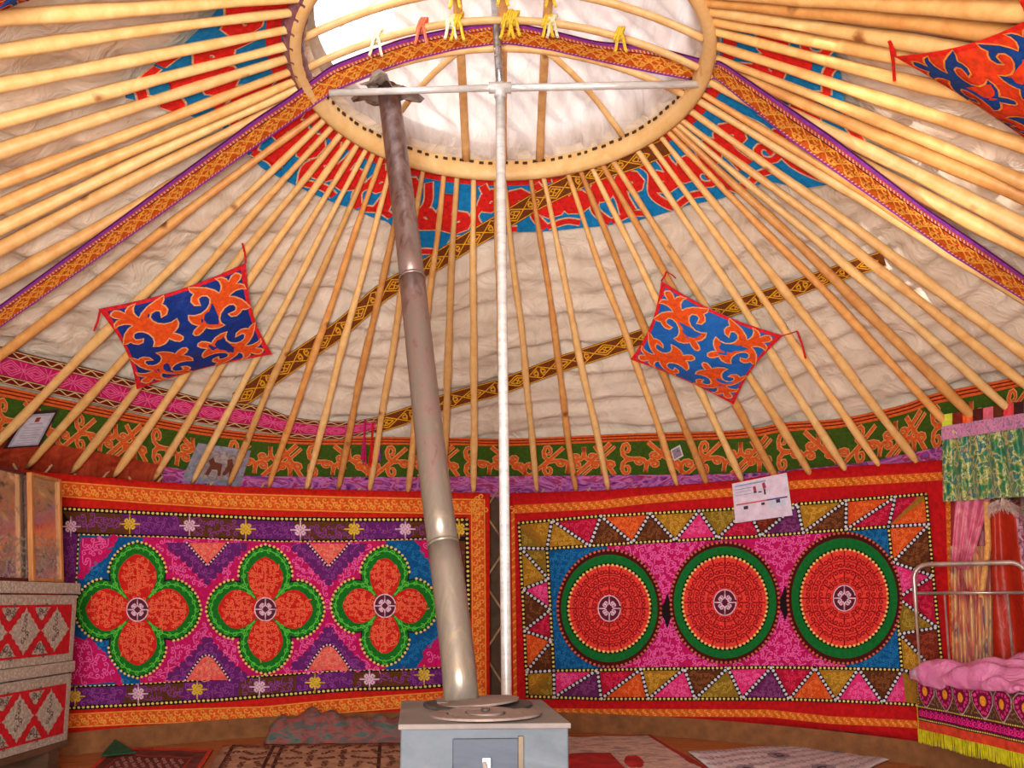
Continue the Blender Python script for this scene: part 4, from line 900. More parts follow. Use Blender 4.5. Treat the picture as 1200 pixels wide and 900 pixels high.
for cx, cy, ox, oy, gx, gy, rx, ry in DSC:
    d = Art(art.fn)
    for i, k in enumerate(['b', 'g', 'b2', 'r', 'rs', 'h', 'hs', 'd1', 'd2']): d.layer(k, .016+.0013*i)
    d.fan('b', ell(cx, cy, ox+2, oy+2, 60), 8, 7); d.fan('g', ell(cx, cy, gx, gy, 60), 8, 7); d.fan('b2', ell(cx, cy, rx+2.5, ry+2.5, 60), 7, 7); d.fan('r', ell(cx, cy, rx, ry, 60), 7, 7)
    for ring, nn in ((.86, 20), (.69, 16), (.52, 12), (.37, 8)):
        an = np.arange(nn)*2*np.pi/nn; C = np.stack([cx+rx*ring*np.sin(an), cy-ry*ring*np.cos(an)], 1)
        for T in (HR, HL): d.strokes('rs', place(T*[1.25, 1.1], C, 12.5 if ring > .5 else 11, an+(0 if nn != 12 else math.pi)), 1.45)
        d.strokes('rs', ell(cx, cy, rx*(ring-.1), ry*(ring-.1), 40)[::1], 1.0)
    d.dotted('d1', ell(cx, cy, rx, ry, 70), 5.2, 1.7, True); d.dotted('d2', ell(cx, cy, ox+.5, oy+.5, 70), 5.4, 1.7, True)
    d.fan('h', ell(cx, cy, 14, 16), 2, 6)
    for k in range(4):
        an = k*math.pi/2
        for T in (HR, HL): d.strokes('hs', place(T, [(cx+6.5*math.sin(an), cy-7*math.cos(an))], 14, an), 1.5)
    d.strokes('hs', ell(cx, cy, 13, 15, 30), 1.2)
    b = d.build('b', 'ringed_disc', felt((70, 12, 12)), tr)
    for k, nm, mt_ in (('g', 'green_ring', felt((8, 104, 40), sc=60)), ('b2', 'dark_ring', BLACK), ('r', 'red_disc', felt((228, 60, 50), sc=60)), ('rs', 'disc_scrollwork', felt((150, 10, 22))), ('h', 'disc_hub', felt((90, 24, 44))), ('hs', 'hub_scrollwork', LILAC), ('d1', 'yellow_beads', YEL), ('d2', 'red_beads', felt((206, 96, 70)))): d.build(k, nm, mt_, b)
# printed sheet pinned on the right tapestry
card('notice', [(858, 567), (922, 554), (929, 604), (862, 613)], cyl(.055, False), [('b', plain((222, 206, 226))), ('heading', plain((150, 160, 200)), [(.05, .07, .62, .11), (.05, .17, .36, .19), (.05, .24, .34, .255), (.05, .32, .36, .335)]), ('pale_panel', plain((196, 206, 226)), [(.62, .62, .92, .74)]),
     ('blue_line', plain((70, 76, 140)), [(.6, .54, .96, .575)]), ('red_line', plain((206, 90, 90)), [(.05, .54, .6, .575)]), ('figure', plain((170, 50, 70)), [[(.38, .18), (.43, .17), (.44, .28), (.39, .29)], [(.55, .14), (.6, .12), (.62, .26), (.56, .28)]]), ('dark_mark', plain((60, 44, 70)), [(.39, .29, .44, .34), (.47, .32, .53, .35), (.57, .28, .6, .42), (.18, .62, .26, .7), (.5, .6, .56, .66), (.76, .58, .83, .66)])],
     'white printed notice pinned on the upper edge of the disc tapestry', 'notice', .003)
# ================================================================== POST, CROSSBAR, STOVE, STOVEPIPE
PAINT = metalmat((196, 194, 196), (240, 238, 232), .3, 9, .25, (1, 1, 4)); STEEL = metalmat((150, 152, 158), (206, 206, 210), .25, 9, .8, (1, 1, 4))
post = empty('centre_post', (0, .05, FZ), 'white painted steel post with a crossbar, standing behind the stove up to the crown', 'post')
a = on_y([(593.5, 815)], .05)[0]; b = on_y([(586, 104)], .05)[0]; c = on_y([(577, -40)], .05)[0]
bot = a+(a-b)*((a[2]-FZ)/(b[2]-a[2])); bot[2] = FZ
mb = MB(); tube(mb, np.linspace(bot, b, 10), .0215, 16); mb.build('lower_pole', PAINT, post, smooth=True)
mb = MB(); tube(mb, np.linspace(b, c, 5), .0175, 14); o = mb.build('upper_pole', STEEL, post, smooth=True)
l = on_y([(386, 109)], .05)[0]; r = on_y([(842, 98)], .05)[0]; m_ = on_y([(586, 103)], .045)[0]
mb = MB(); tube(mb, [l, m_+[-.03, 0, 0]], .015, 12); mb.build('crossbar', PAINT, post, smooth=True)
mb = MB(); tube(mb, [m_+[.03, 0, 0], r], .0165, 12); mb.build('crossbar', PAINT, post, smooth=True)
mb = MB(); tube(mb, [m_+[-.05, 0, 0], m_+[.05, 0, 0]], .024, 12); tube(mb, [m_+[0, 0, -.045], m_+[0, 0, .02]], .026, 12); mb.build('coupling', PAINT, post, smooth=True)
mb = MB(); tube(mb, [bot, bot+[0, 0, .012]], .06, 16); mb.build('foot_plate', STEEL, post)

ZS = .512; D0 = 2.2; FL = np.array([(473-CX)/1000*D0, D0-3.5, ZS]); u = np.array([.995, .06, 0]); v = np.array([-.10, .993, 0]); SW, SDp = .424, .50
TIN = metalmat((58, 64, 72), (98, 104, 112), .6, 5, .3, (1, 1, 2.2)); TIND = metalmat((44, 50, 62), (78, 84, 96), .6, 6, .3, (1, 1, 3))
stove = empty('stove', tuple((FL+u*SW/2+v*SDp/2)[:2])+(FZ,), 'square grey sheet-steel stove standing in front of the centre post', 'stove')
cx3 = FL+u*SW/2+v*SDp/2; ax = [u, v, [0, 0, 1]]
mb = MB(); box(mb, (cx3[0], cx3[1], ZS-.21), SW, SDp, .42, ax); mb.build('body', TIN, stove, bevel=.004)
mb = MB(); box(mb, (cx3[0], cx3[1], ZS-.001), SW+.012, SDp+.012, .014, ax); mb.build('top_plate', metalmat((88, 80, 80), (130, 118, 112), .65, 4, .2), stove, bevel=.003)
for sx in (0.04, SW-.04):
    for sy in (.04, SDp-.04):
        p_ = FL+u*sx+v*sy; mb = MB(); box(mb, (p_[0], p_[1], (FZ+.10)/2+.0), .03, .03, .10-FZ, ax); mb.build('leg', TIND, stove)
RUST = metalmat((100, 80, 74), (150, 130, 122), .6, 6, .3); DARKM = metalmat((40, 34, 34), (80, 70, 68), .6, 8, .3)
def ringplate(c, r0, r1, z, mat, name, tilt=(0, 0)):
    mb = MB(); k = np.arange(40)*2*np.pi/40; V = []
    for rr, zz in ((r0, z), (r0, z+.006), (r1, z+.006), (r1, z)): V.append(np.stack([c[0]+rr*np.cos(k), c[1]+rr*np.sin(k), zz+tilt[0]*np.cos(k)*rr+tilt[1]*np.sin(k)*rr], 1))
    V = np.concatenate(V); F = []
    for q in range(4):
        q2 = (q+1) % 4; F.append(np.stack([q*40+np.arange(40), q*40+(np.arange(40)+1) % 40, q2*40+(np.arange(40)+1) % 40, q2*40+np.arange(40)], 1))
    mb.add(V, F); return mb.build(name, mat, stove)
cc_ = FL+u*.225+v*.15
ringplate(cc_, .001, .05, ZS+.010, RUST, 'hob_lid', (.02, .02)); ringplate(cc_, .056, .10, ZS+.008, RUST, 'hob_ring', (-.03, .05)); ringplate(cc_, .104, .15, ZS+.007, RUST, 'hob_ring', (.015, -.02))
c2_ = FL+u*.22+v*.36; ringplate(c2_, .001, .12, ZS+.016, RUST, 'hob_lid', (.07, .0)); ringplate(c2_, .10, .16, ZS+.008, DARKM, 'hob_ring', (0, 0))
mb = MB(); tube(mb, [cc_+[0, 0, .018], cc_+[0, 0, .024]], .012, 10); mb.build('lid_knob', DARKM, stove)
dc = FL+u*.213-v*.006; mb = MB(); box(mb, (dc[0], dc[1], ZS-.13), .165, .012, .20, ax); dr_ = mb.build('stove_door', TIND, stove, bevel=.003)
mb = MB(); box(mb, (dc+u*.088)[:2].tolist()+[ZS-.13], .012, .016, .21, ax); mb.build('door_hinge', metalmat((90, 76, 60), (120, 104, 84), .6, 8, .3), dr_)
hp = dc-v*.02; mb = MB(); tube(mb, [(hp[0]-.004, hp[1], ZS-.085), (hp[0]-.002, hp[1]-.012, ZS-.10), (hp[0]+.012, hp[1]-.012, ZS-.14)], .007, 8); box(mb, (hp[0], hp[1]+.006, ZS-.085), .02, .02, .022, ax); mb.build('door_latch', metalmat((190, 190, 196), (230, 230, 235), .2), dr_)

base_ = np.array([0, 0, 0.]); q_ = ray([(541, 815)])[0]; Pb = CAM+q_*(2.63/q_[1]); Pb[2] = ZS+.012; Pt = on_y([(455, 106)], .16)[0]
pp = []
for xx, yy in smoothline([(455, 106), (468, 205), (480, 300), (493, 420), (510, 570), (528, 700), (541, 815)], 4):
    ts = np.linspace(0, 1, 400); Lp = Pt+(Pb-Pt)*ts[:, None]; pr = proj(Lp); i = np.abs(pr[:, 1]-yy).argmin(); p = Lp[i].copy(); d_ = (p[1]-CAM[1])*CP+(p[2]-CAM[2])*SP; p[0] = (xx-CX)/FX*d_; pp.append(p)
pp = np.array(pp); pp[-1] = [pp[-1][0], Pb[1], ZS+.008]
pipe = empty('stovepipe', pp[-1], 'long grey-brown steel stovepipe leaning from the stove up to the smoke hole', 'stovepipe')
PM, nt, bb = nodes('stovepipe'); tc = N(nt, 'ShaderNodeTexCoord'); sx_ = N(nt, 'ShaderNodeSeparateXYZ'); nt.links.new(tc.outputs['Object'], sx_.inputs[0])
mp = mapped(nt, (6, 6, 1.4)); n_ = noise(nt, mp, 4, 5, .65, .6); ad = N(nt, 'ShaderNodeMath', operation='MULTIPLY_ADD'); nt.links.new(n_.outputs[0], ad.inputs[0]); ad.inputs[1].default_value = 1.3
mr = N(nt, 'ShaderNodeMapRange'); mr.inputs[1].default_value = 0; mr.inputs[2].default_value = 2.6; mr.inputs[3].default_value = -.35; mr.inputs[4].default_value = .15; nt.links.new(sx_.outputs[2], mr.inputs[0]); nt.links.new(mr.outputs[0], ad.inputs[2])
rp = ramp(nt, ad.outputs[0], [(.1, (150, 132, 112)), (.4, (126, 116, 106)), (.62, (138, 112, 106)), (.9, (96, 66, 62))]); nt.links.new(rp.outputs[0], bb.inputs['Base Color']); bb.inputs['Metallic'].default_value = .45; bb.inputs['Roughness'].default_value = .38; bump(nt, bb, n_.outputs[0], .25, .004)
cuts = [0, 9, 18, len(pp)-1]
for k in range(3):
    seg = pp[cuts[k]:cuts[k+1]+1]; mb = MB(); tube(mb, seg, .0505+.0012*k, 24); mb.build('pipe_section', PM, pipe, smooth=True)
for k in (1, 2):
    p = pp[cuts[k]]; d_ = pp[cuts[k]+1]-p; d_ /= np.linalg.norm(d_); mb = MB(); tube(mb, [p-d_*.006, p+d_*.006], .0535, 24); mb.build('pipe_joint', PM, pipe, smooth=True)
mb = MB(); box(mb, (pp[-1][0], pp[-1][1], ZS+.012), .15, .13, .008, ax); mb.build('base_flange', RUST, pipe)
k = np.linspace(0, 2*np.pi, 33)[:-1]; rr = .105+.03*np.sin(k*3+.5)+.02*np.sin(k*7); V = [pp[0]+np.array([.0, 0, .03])]
for f in (.35, .7, 1.): V += [pp[0]+np.array([f*rr[i]*1.25*math.cos(k[i])-.02, f*rr[i]*math.sin(k[i]), .03+.018*math.sin(k[i]*5+f*3)-.04*f]) for i in range(32)]
mb = MB(); mb.add(np.array(V), [np.stack([0*np.arange(32), 1+np.arange(32), 1+(np.arange(32)+1) % 32], 1), grid_faces(3, 32, True)+1]); o = mb.build('scorched_collar', satin((96, 82, 76), (188, 168, 156), 14, .5), pipe, smooth=True, solid=.004); o['label'] = 'ragged scorched canvas collar'

# ================================================================== CHESTS AND MIRRORS (left)
B0 = on_y([(79, 867)], .93)[0]; z0 = B0[2]; A0 = on_z([(0, 890)], z0)[0]; cu = (A0-B0)/np.linalg.norm(A0-B0); cn = np.array([cu[1], -cu[0], 0]); 
if cn@(CAM-B0) < 0: cn = -cn
ztop = on_plane([(90, 683)], B0, cn)[0][2]; zm = (z0+ztop)/2; CL, CDp = 1.0, .40
GM, nt, bb = nodes('pressed_tin'); mp = mapped(nt, (1, 1, 1)); vo = N(nt, 'ShaderNodeTexVoronoi'); vo.inputs['Scale'].default_value = 70; nt.links.new(mp.outputs[0], vo.inputs[0])
rp = ramp(nt, vo.outputs['Distance'], [(.1, (206, 194, 178)), (.6, (168, 156, 142))]); nt.links.new(rp.outputs[0], bb.inputs['Base Color']); bb.inputs['Roughness'].default_value = .45; bb.inputs['Metallic'].default_value = .25; bump(nt, bb, vo.outputs['Distance'], .7, .004)
ax2 = [cu, cn, [0, 0, 1]]
def chest(za, zb, label):
    root = empty('chest', tuple((B0+cu*CL/2-cn*CDp/2)[:2])+(za,), label, 'chest', 'stacked tin-clad chests'); h = zb-za; cen = B0+cu*CL/2-cn*CDp/2
    mb = MB(); box(mb, (cen[0], cen[1], za+h*.42), CL, CDp, h*.84, ax2); mb.build('body', GM, root, bevel=.004)
    mb = MB(); box(mb, (cen[0], cen[1], zb-h*.075), CL+.02, CDp+.02, h*.15-.004, ax2); mb.build('lid', GM, root, bevel=.005)
    def fn(p, o=0.): return B0+cu*p[:, 0:1]+cn*(.002+o)+np.array([0, 0, 1.])*(p[:, 1:2]+za-B0[2])
    p0, p1 = h*.10, h*.72; art = Art(fn); 
    for kk, o_ in (('p', .002), ('s', .004), ('w', .0055)): art.layer(kk, o_)
    art.strip('p', [(.05, p0), (CL-.05, p0)], [(.05, p1), (CL-.05, p1)], 30, 4); art.build('p', 'red_panel', felt((178, 18, 28), sc=40), root)
    hh = (p1-p0); w_ = hh*1.02; x = .06; SIL = GM
    def orn(P, nm):
        P = np.array(P, float); c = P.mean(0); q = resample(P, hh*.085, True)[:-1]; w = np.where(np.arange(len(q)) % 2, .88, 1.0)[:, None]; a_ = Art(fn); a_.layer('s', .004); a_.layer('w', .0055); a_.fan('s', c+(q-c)*w, 2, .012)
        a_.strokes('w', place(SS*[1.3, 1.3], np.array([c, c+(P[0]-c)*.45, c-(P[0]-c)*.3]), hh*.22, np.array([0, 1., 2.])), hh*.02)
        ob = a_.build('s', nm, SIL, root); a_.build('w', 'ornament_scrollwork', plain((90, 70, 60)), ob)
    mid = (p0+p1)/2
    while x < CL-.08:
        orn([(x+w_*.5+w_*0, mid+hh*.46), (x+w_, mid), (x+w_*.5, mid-hh*.46), (x, mid)], 'silver_diamond')
        orn([(x+w_*.72, p1-.01), (x+w_*1.28, p1-.01), (x+w_, mid+hh*.16)], 'silver_triangle'); orn([(x+w_*.72, p0+.01), (x+w_, mid-hh*.16), (x+w_*1.28, p0+.01)], 'silver_triangle')
        x += w_
    return root
chest(zm, ztop, 'upper red and silver chest of the two stacked at far left, mirrors standing on it'); chest(z0, zm, 'lower red and silver chest of the two stacked at far left, nearest the floor')
pl = empty('plinth', tuple((B0+cu*CL/2-cn*CDp/2)[:2])+(FZ,), 'low dark wooden plinth under the chests at far left', 'plinth'); cen = B0+cu*CL/2-cn*CDp/2
DW = woodmat((70, 48, 34), (98, 70, 50), stretch=(3, 3, 12))
mb = MB(); box(mb, (cen[0], cen[1], z0-.016), CL+.02, CDp+.0, .03, ax2); mb.build('board', DW, pl)
for q in (.08, CL-.08):
    p = B0+cu*q-cn*CDp/2; mb = MB(); box(mb, (p[0], p[1], (FZ+z0-.03)/2), .09, CDp-.04, z0-.03-FZ, ax2); mb.build('bearer', DW, pl)
MIR, nt, bb = nodes('etched_mirror'); mp = mapped(nt, (1, 1, 1)); n_ = noise(nt, mp, 9, 4, .6, 1.5); rp = ramp(nt, n_.outputs[0], [(.3, (205, 196, 188)), (.5, (226, 220, 204)), (.7, (176, 172, 166))]); nt.links.new(rp.outputs[0], bb.inputs['Base Color'])
bb.inputs['Metallic'].default_value = .9; rr_ = N(nt, 'ShaderNodeMapRange'); rr_.inputs[1].default_value = .35; rr_.inputs[2].default_value = .65; rr_.inputs[3].default_value = .03; rr_.inputs[4].default_value = .3; nt.links.new(n_.outputs[0], rr_.inputs[0]); nt.links.new(rr_.outputs[0], bb.inputs['Roughness'])
FROST = plain((170, 160, 148), .5)
def mirror(x0, x1, ytop, fcol, label, back):
    P0 = B0-cn*back; q = on_plane([(x0, 640), (x1, 640), (x1, ytop)], P0, cn); s0 = (q[0]-B0)@cu; s1 = (q[1]-B0)@cu; zt = q[2][2]; s0, s1 = max(s0, s1), min(s0, s1)
    root = empty('mirror', P0+cu*(s0+s1)/2+[0, 0, ztop-P0[2]], label, 'mirror'); zc = (ztop+zt)/2; w_ = s0-s1; h_ = zt-ztop; c = P0+cu*(s0+s1)/2; c[2] = zc
    ct_, st_ = math.cos(.10), math.sin(.10); cn3 = cn*ct_+np.array([0, 0, st_]); up3 = np.array([0, 0, ct_])-cn*st_; tilt = [cu, cn3, up3]; c = P0+cu*(s0+s1)/2; c[2] = ztop; c = c+up3*h_/2
    mb = MB(); box(mb, c, w_-.02, .012, h_-.02, tilt); mb.build('mirror_glass', MIR, root)
    for sx in (-1, 1): mb = MB(); box(mb, c+cu*sx*(w_/2-.01)+cn3*.006, .022, .026, h_, tilt); mb.build('frame_side', fcol, root, bevel=.003)
    for sz in (-1, 1): mb = MB(); box(mb, c+up3*sz*(h_/2-.008)+cn3*.006, w_, .024, .016, tilt); mb.build('frame_rail', fcol, root, bevel=.003)
    art = Art(lambda p, o=0.: c+cu*p[:, 0:1]+cn3*(.0075+o)+up3*p[:, 1:2]); art.layer('f', 0.)
    n0 = int(w_/.035); g = np.array([(-w_/2+.03+.035*i+.01*(j % 2), -h_/2+.03+.035*j) for i in range(n0) for j in range(6)])
    art.strokes('f', place(SS*[1.2, 1.2], g, .034, RNG.uniform(0, 6, len(g))), .003); o = art.build('f', 'etched_scrollwork', FROST, root)
mirror(-150, 37, 552, plain((88, 24, 24), .4), 'wide floral-etched mirror with a dark red frame, standing on the chests at far left', .10)
mirror(38, 74, 560, woodmat((160, 96, 46), (196, 130, 70)), 'narrow wood-framed mirror standing on the chests beside the left tapestry', .07)

# ================================================================== VALANCE, CURTAIN, HANGING ROBE (right)
def folded(name, top, bot, off, amp, freq, mat, parent, n=90, m=24, ph=0., label=None, thick=0):
    f = cyl(off, False); mb = MB()
    def g(a, b):
        T = np.stack([np.interp(a, [0, 1], [top[0][0], top[-1][0]]), interp_poly(top, np.interp(a, [0, 1], [top[0][0], top[-1][0]]))], 1)
        xb = np.interp(a, [0, 1], [bot[0][0], bot[-1][0]]); Bt = np.stack([xb, interp_poly(bot, xb)], 1); p = T+(Bt-T)*b[:, None]
        return f(p, amp*np.sin(a*freq+ph+.8*np.sin(b*2.5+a*5))*(.4+.6*b))
    sheet(mb, g, np.linspace(0, 1, n), np.linspace(0, 1, m)); o = mb.build(name, mat, parent, smooth=True)
    if label: o['label'] = label
    return o
def brocade(stops, sc=16, st=(1, 1, .8), dist=1.):
    m, nt, b = nodes('brocade'); mp = mapped(nt, st); n1 = noise(nt, mp, sc, 3, .6, dist); r_ = ramp(nt, n1.outputs[0], stops); nt.links.new(r_.outputs[0], b.inputs['Base Color']); b.inputs['Roughness'].default_value = .45; b.inputs['Sheen Weight'].default_value = .2; bump(nt, b, n1.outputs[0], .3, .01); return m
VO = .17
va = empty('valance', cyl(VO, False)([(1150, 588)])[0], 'green brocade valance with a lilac band and coloured tabs, hanging over the bed at right', 'valance')
folded('brocade_skirt', [(1104, 514), (1200, 499), (1290, 484)], [(1105, 588), (1200, 582), (1300, 574)], VO, .022, 62, brocade([(.3, (10, 84, 66)), (.42, (30, 120, 84)), (.48, (120, 140, 60)), (.53, (214, 196, 130)), (.57, (60, 120, 90)), (.64, (10, 100, 110)), (.72, (190, 140, 60))], 26, (1, 1, .7), .4), va, 200)
folded('lilac_band', [(1103, 500), (1200, 484), (1290, 469)], [(1103, 516), (1200, 501), (1290, 486)], VO+.02, .006, 30, brocade([(.35, (170, 110, 160)), (.5, (214, 140, 170)), (.6, (120, 96, 160)), (.7, (220, 170, 150))], 40), va, 80, 4)
for i in range(15):
    x = 1104+i*12; y = 486-(x-1104)*.165; c = [(190, 200, 60), (120, 30, 24), (230, 90, 40), (80, 20, 20), (210, 100, 120), (90, 40, 20), (214, 60, 70), (60, 24, 30), (150, 170, 210), (110, 30, 30)][i % 10]
    folded('coloured_tab', [(x, y), (x+12, y-2)], [(x, y+15), (x+12, y+13)], VO+.012, .004, 6, satin(np.array(c)*.9, np.minimum(np.array(c)*1.1, 255), 10), va, 5, 4)
cu_ = empty('curtain', cyl(.09, False)([(1140, 770)])[0], 'pink and gold striped curtain gathered behind the bed headboard', 'curtain')
SIL2 = brocade([(.32, (120, 30, 44)), (.43, (176, 60, 60)), (.5, (214, 140, 84)), (.56, (206, 176, 120)), (.62, (130, 40, 60)), (.72, (116, 110, 130))], 13, (1, 1, .35), .4)
folded('lower_drop', [(1113, 640), (1165, 640)], [(1116, 785), (1168, 785)], .09, .022, 38, SIL2, cu_, 80)
folded('sheer_swag', [(1120, 584), (1162, 582)], [(1114, 664), (1136, 668)], .125, .012, 26, brocade([(.3, (170, 40, 80)), (.5, (206, 90, 124)), (.7, (226, 150, 160))], 10), cu_, 40)
folded('back_drop', [(1114, 584), (1165, 582)], [(1114, 700), (1165, 700)], .04, .012, 14, satin((128, 26, 40), (170, 50, 60), 6), cu_, 40)
mb = MB(); tube(mb, cyl(.15, False)(resample2([(1156, 588), (1158, 640), (1150, 700)], 12)), .014, 8); mb.build('gold_cord', felt((220, 160, 90)), cu_)
ro = empty('robe', cyl(.14, False)([(1180, 770)])[0], 'orange-red robe with a white fur collar hanging behind the bed headboard', 'robe')
folded('robe_body', [(1161, 596), (1194, 598)], [(1164, 790), (1222, 790)], .14, .025, 11, satin((150, 26, 12), (186, 46, 20), 5), ro, 60)
folded('robe_trim', [(1190, 604), (1197, 604)], [(1212, 790), (1222, 790)], .175, .004, 6, brocade([(.4, (110, 40, 70)), (.6, (200, 150, 170))], 40), ro, 8)
mb = MB(); f_ = cyl(.175, False)
for i in range(700):
    x = RNG.uniform(1160, 1190); y = 588+abs(x-1174)*.5+RNG.uniform(-5, 7); p = f_([(x, y)], RNG.uniform(-.02, .03))[0]; d = np.array([(x-1174)/500+RNG.uniform(-.02, .02), RNG.uniform(-.03, .01), RNG.uniform(-.035, .012)]); s_ = np.array([.003, .001, 0])
    mb.add([p-s_, p+s_, p+d], np.array([[0, 1, 2]]))
o = mb.build('fur_collar', felt((226, 196, 186), sc=20), ro); o['kind'] = 'stuff'
folded('dark_hanging', [(1188, 578), (1330, 570)], [(1196, 800), (1340, 820)], .05, .015, 40, brocade([(.35, (50, 14, 18)), (.5, (110, 40, 30)), (.6, (150, 90, 50)), (.7, (60, 20, 30))], 20), cu_, 60)

# ================================================================== BED (right)
def atD(px, D): q = ray([px])[0]; return CAM+q*(D/q[1])
bedL = np.array([(1068-CX)/1000*4.45, .95, 0]); hd = np.array([.75, -.66, 0]); BW = .51; sd_ = np.array([.135, -.99, 0]); BL = 1.7
bed = empty('bed', (bedL[0], bedL[1], FZ), 'steel-framed bed with a pink quilt and embroidered fringed skirt at lower right', 'bed')
TUB = metalmat((150, 130, 124), (216, 200, 190), .3, 10, .6)
pL, pR = bedL, bedL+hd*BW; zt = on_y([(1100, 662)], bedL[1])[0][2]
P = [pL+[0, 0, FZ], pL+[0, 0, .3], pL+[0, 0, zt-.07]]+[pL+hd*.07*(1-math.cos(a_))+np.array([0, 0, zt-.07+.07*math.sin(a_)]) for a_ in np.linspace(.15, math.pi/2, 6)]
P += [pR-hd*.07*(1-math.sin(a_))+np.array([0, 0, zt-.07+.07*math.cos(a_)]) for a_ in np.linspace(0, math.pi/2, 7)]+[pR+[0, 0, .3], pR+[0, 0, FZ]]
mb = MB(); tube(mb, np.array(P), .0125, 10); mb.build('headboard_frame', TUB, bed, smooth=True)
zb_ = on_y([(1100, 695)], bedL[1])[0][2]
mb = MB(); tube(mb, [pL+[0, 0, zb_], pR+[0, 0, zb_]], .008, 8); mb.build('headboard_rail', TUB, bed, smooth=True)
for q in (.14, .42): mb = MB(); tube(mb, [pL+hd*q+[0, 0, .3], pL+hd*q+[0, 0, zb_]], .005, 6); mb.build('headboard_bar', TUB, bed)
for q in (pL+sd_*BL, pR+sd_*BL): mb = MB(); tube(mb, [q+[0, 0, FZ], q+[0, 0, .40]], .0145, 10); mb.build('leg', TUB, bed, smooth=True)
mb = MB(); c_ = (pL+pR)/2+sd_*BL/2; V = np.array([pL, pR, pR+sd_*BL, pL+sd_*BL]); mb.add(np.concatenate([V+[0, 0, .22], V+[0, 0, .36]]), np.array([[3, 2, 1, 0], [4, 5, 6, 7], [0, 1, 5, 4], [1, 2, 6, 5], [2, 3, 7, 6], [3, 0, 4, 7]])); mb.build('mattress', felt((150, 120, 110)), bed)
# quilt
def qz(s, w): return .012*np.sin(s*11+w*9)+.014*np.sin(s*23-w*17+1)+.010*np.sin(w*31+3*np.sin(s*5))+.008*np.sin(s*47+w*23)
def quilt(s, t):
    w = np.clip(t-.16, 0, None); dn = np.clip(.16-t, 0, None)/.16; out = .04*np.sin(dn*math.pi*.8)*np.clip(s/.1+.3, 0, 1)
    lowz = .392+.045*np.clip(s/.7, 0, 1)+.012*np.sin(s*17+1)+.006*np.sin(s*41)
    top_ = .505+.02*np.sin(s*6)+.06*np.exp(-((s-.05)**2+(w-.48)**2)/.015)-.03*np.exp(-w/.05)
    P = pL+sd_*s[:, None]+hd*(w-.03-out)[:, None]; P[:, 2] = top_+(lowz-top_)*dn**1.3+qz(s, t)*(1-.5*dn)
    P[:, :2] -= (.010*np.sin(s*37+2*np.sin(s*7)))[:, None]*hd[:2]*dn[:, None]
    return P
mb = MB(); sheet(mb, quilt, np.linspace(.015, BL, 130), np.r_[np.linspace(0, .2, 16), np.linspace(.22, BW+.14, 22)]); mb.build('quilt', satin((214, 112, 170), (234, 152, 198), 9, .45, bs=.6), bed, smooth=True, solid=.02)
# embroidered skirt
SK = Art(lambda p, o=0.: pL+sd_*(p[:, 0:1]/100)-hd*(.022+o+.007*np.sin(p[:, 0:1]*.21)+.0025*np.sin(p[:, 0:1]*.6)*(p[:, 1:2]/30))+np.array([0, 0, 1.])*(.42-p[:, 1:2]/100)); W_ = BL*100
for i, kk in enumerate(['b', 'ob', 'mb', 'ms', 'bd', 'sc', 'lt']): SK.layer(kk, .0012*i)
SK.strip('b', [(0, -5), (W_, -5)], [(0, 24.5), (W_, 24.5)], 120, 6); SK.strip('ob', [(0, 20), (W_, 20)], [(0, 24.5), (W_, 24.5)], 120); SK.strip('mb', [(1, 13.4), (W_, 13.4)], [(1, 18.6), (W_, 18.6)], 120)
q = np.stack([np.arange(3, W_, 3.4), 0*np.arange(3, W_, 3.4)+16], 1); SK.strokes('ms', place(spiral(1.4, 12, .48, .06), q, 3.9, 0), .62); SK.strokes('ms', place(SS*[1, .9], q+[1.7, 0], 4.2, 1.2), .5)
for y in (13., 19.1): SK.dotted('bd', [(0, y), (W_, y)], 1.25, (.5, .36))
SK.dotted('bd', [(2.2, 0), (2.2, 13)], 1.25, .4)
SK.build('b', 'skirt_cloth', felt((78, 52, 44), sc=50), bed); SK.build('ob', 'orange_border', felt((206, 66, 40), sc=40), bed); SK.build('mb', 'maroon_band', felt((92, 6, 46), sc=50), bed); SK.build('ms', 'magenta_scrollwork', felt((226, 40, 140)), bed); SK.build('bd', 'bead_line', felt((214, 200, 80)), bed)
g = np.array([(x+(1.1 if j % 2 else 0), y) for j, y in enumerate(np.arange(1.5, 12.5, 2.3)) for x in np.arange(3.5, W_, 2.6)]); SK.strokes('sc', place(SS, g, 2.6, RNG.uniform(0, 6, len(g))), .35); SK.build('sc', 'olive_scrollwork', felt((150, 96, 50)), bed)
for i, x in enumerate(np.arange(9, W_, 13.5)):
    a_ = Art(SK.fn)
    for kk, o_ in (('e', .006), ('p', .0072), ('s', .0084), ('h', .0084)): a_.layer(kk, o_)
    Psh = [(x-4.6, 1.5), (x-2.6, -1), (x+2.6, -1), (x+4.6, 1.5), (x+4.4, 5.5), (x+2.2, 9.2), (x, 12), (x-2.2, 9.2), (x-4.4, 5.5)]; c = np.array([x, 5.2]); Pa = c+(np.array(Psh)-[x, 4.6])*[1.3, 1.05]
    a_.fan('e', c+(Pa-c)*1.1, 2, 2, c); a_.fan('p', Pa, 2, 2, c); q = resample(c+(Pa-c)*.74, 2.1, True); a_.strokes('s', place(spiral(1.2, 9, .42, .06), q, 2.2, RNG.uniform(0, 6, len(q))), .45)
    a_.fan('h', ell(x, 5.0, 2.0, 2.4, 10), 2, 1); pb = a_.build('e', 'shield_medallion', felt((170, 150, 150)), bed); a_.build('p', 'medallion_ground', felt((120, 6, 56)), pb); a_.build('s', 'medallion_scrollwork', felt((240, 60, 150)), pb); a_.build('h', 'medallion_heart', felt((226, 150, 40)), pb)
mb = MB(); xs_ = np.arange(0, W_, .42)
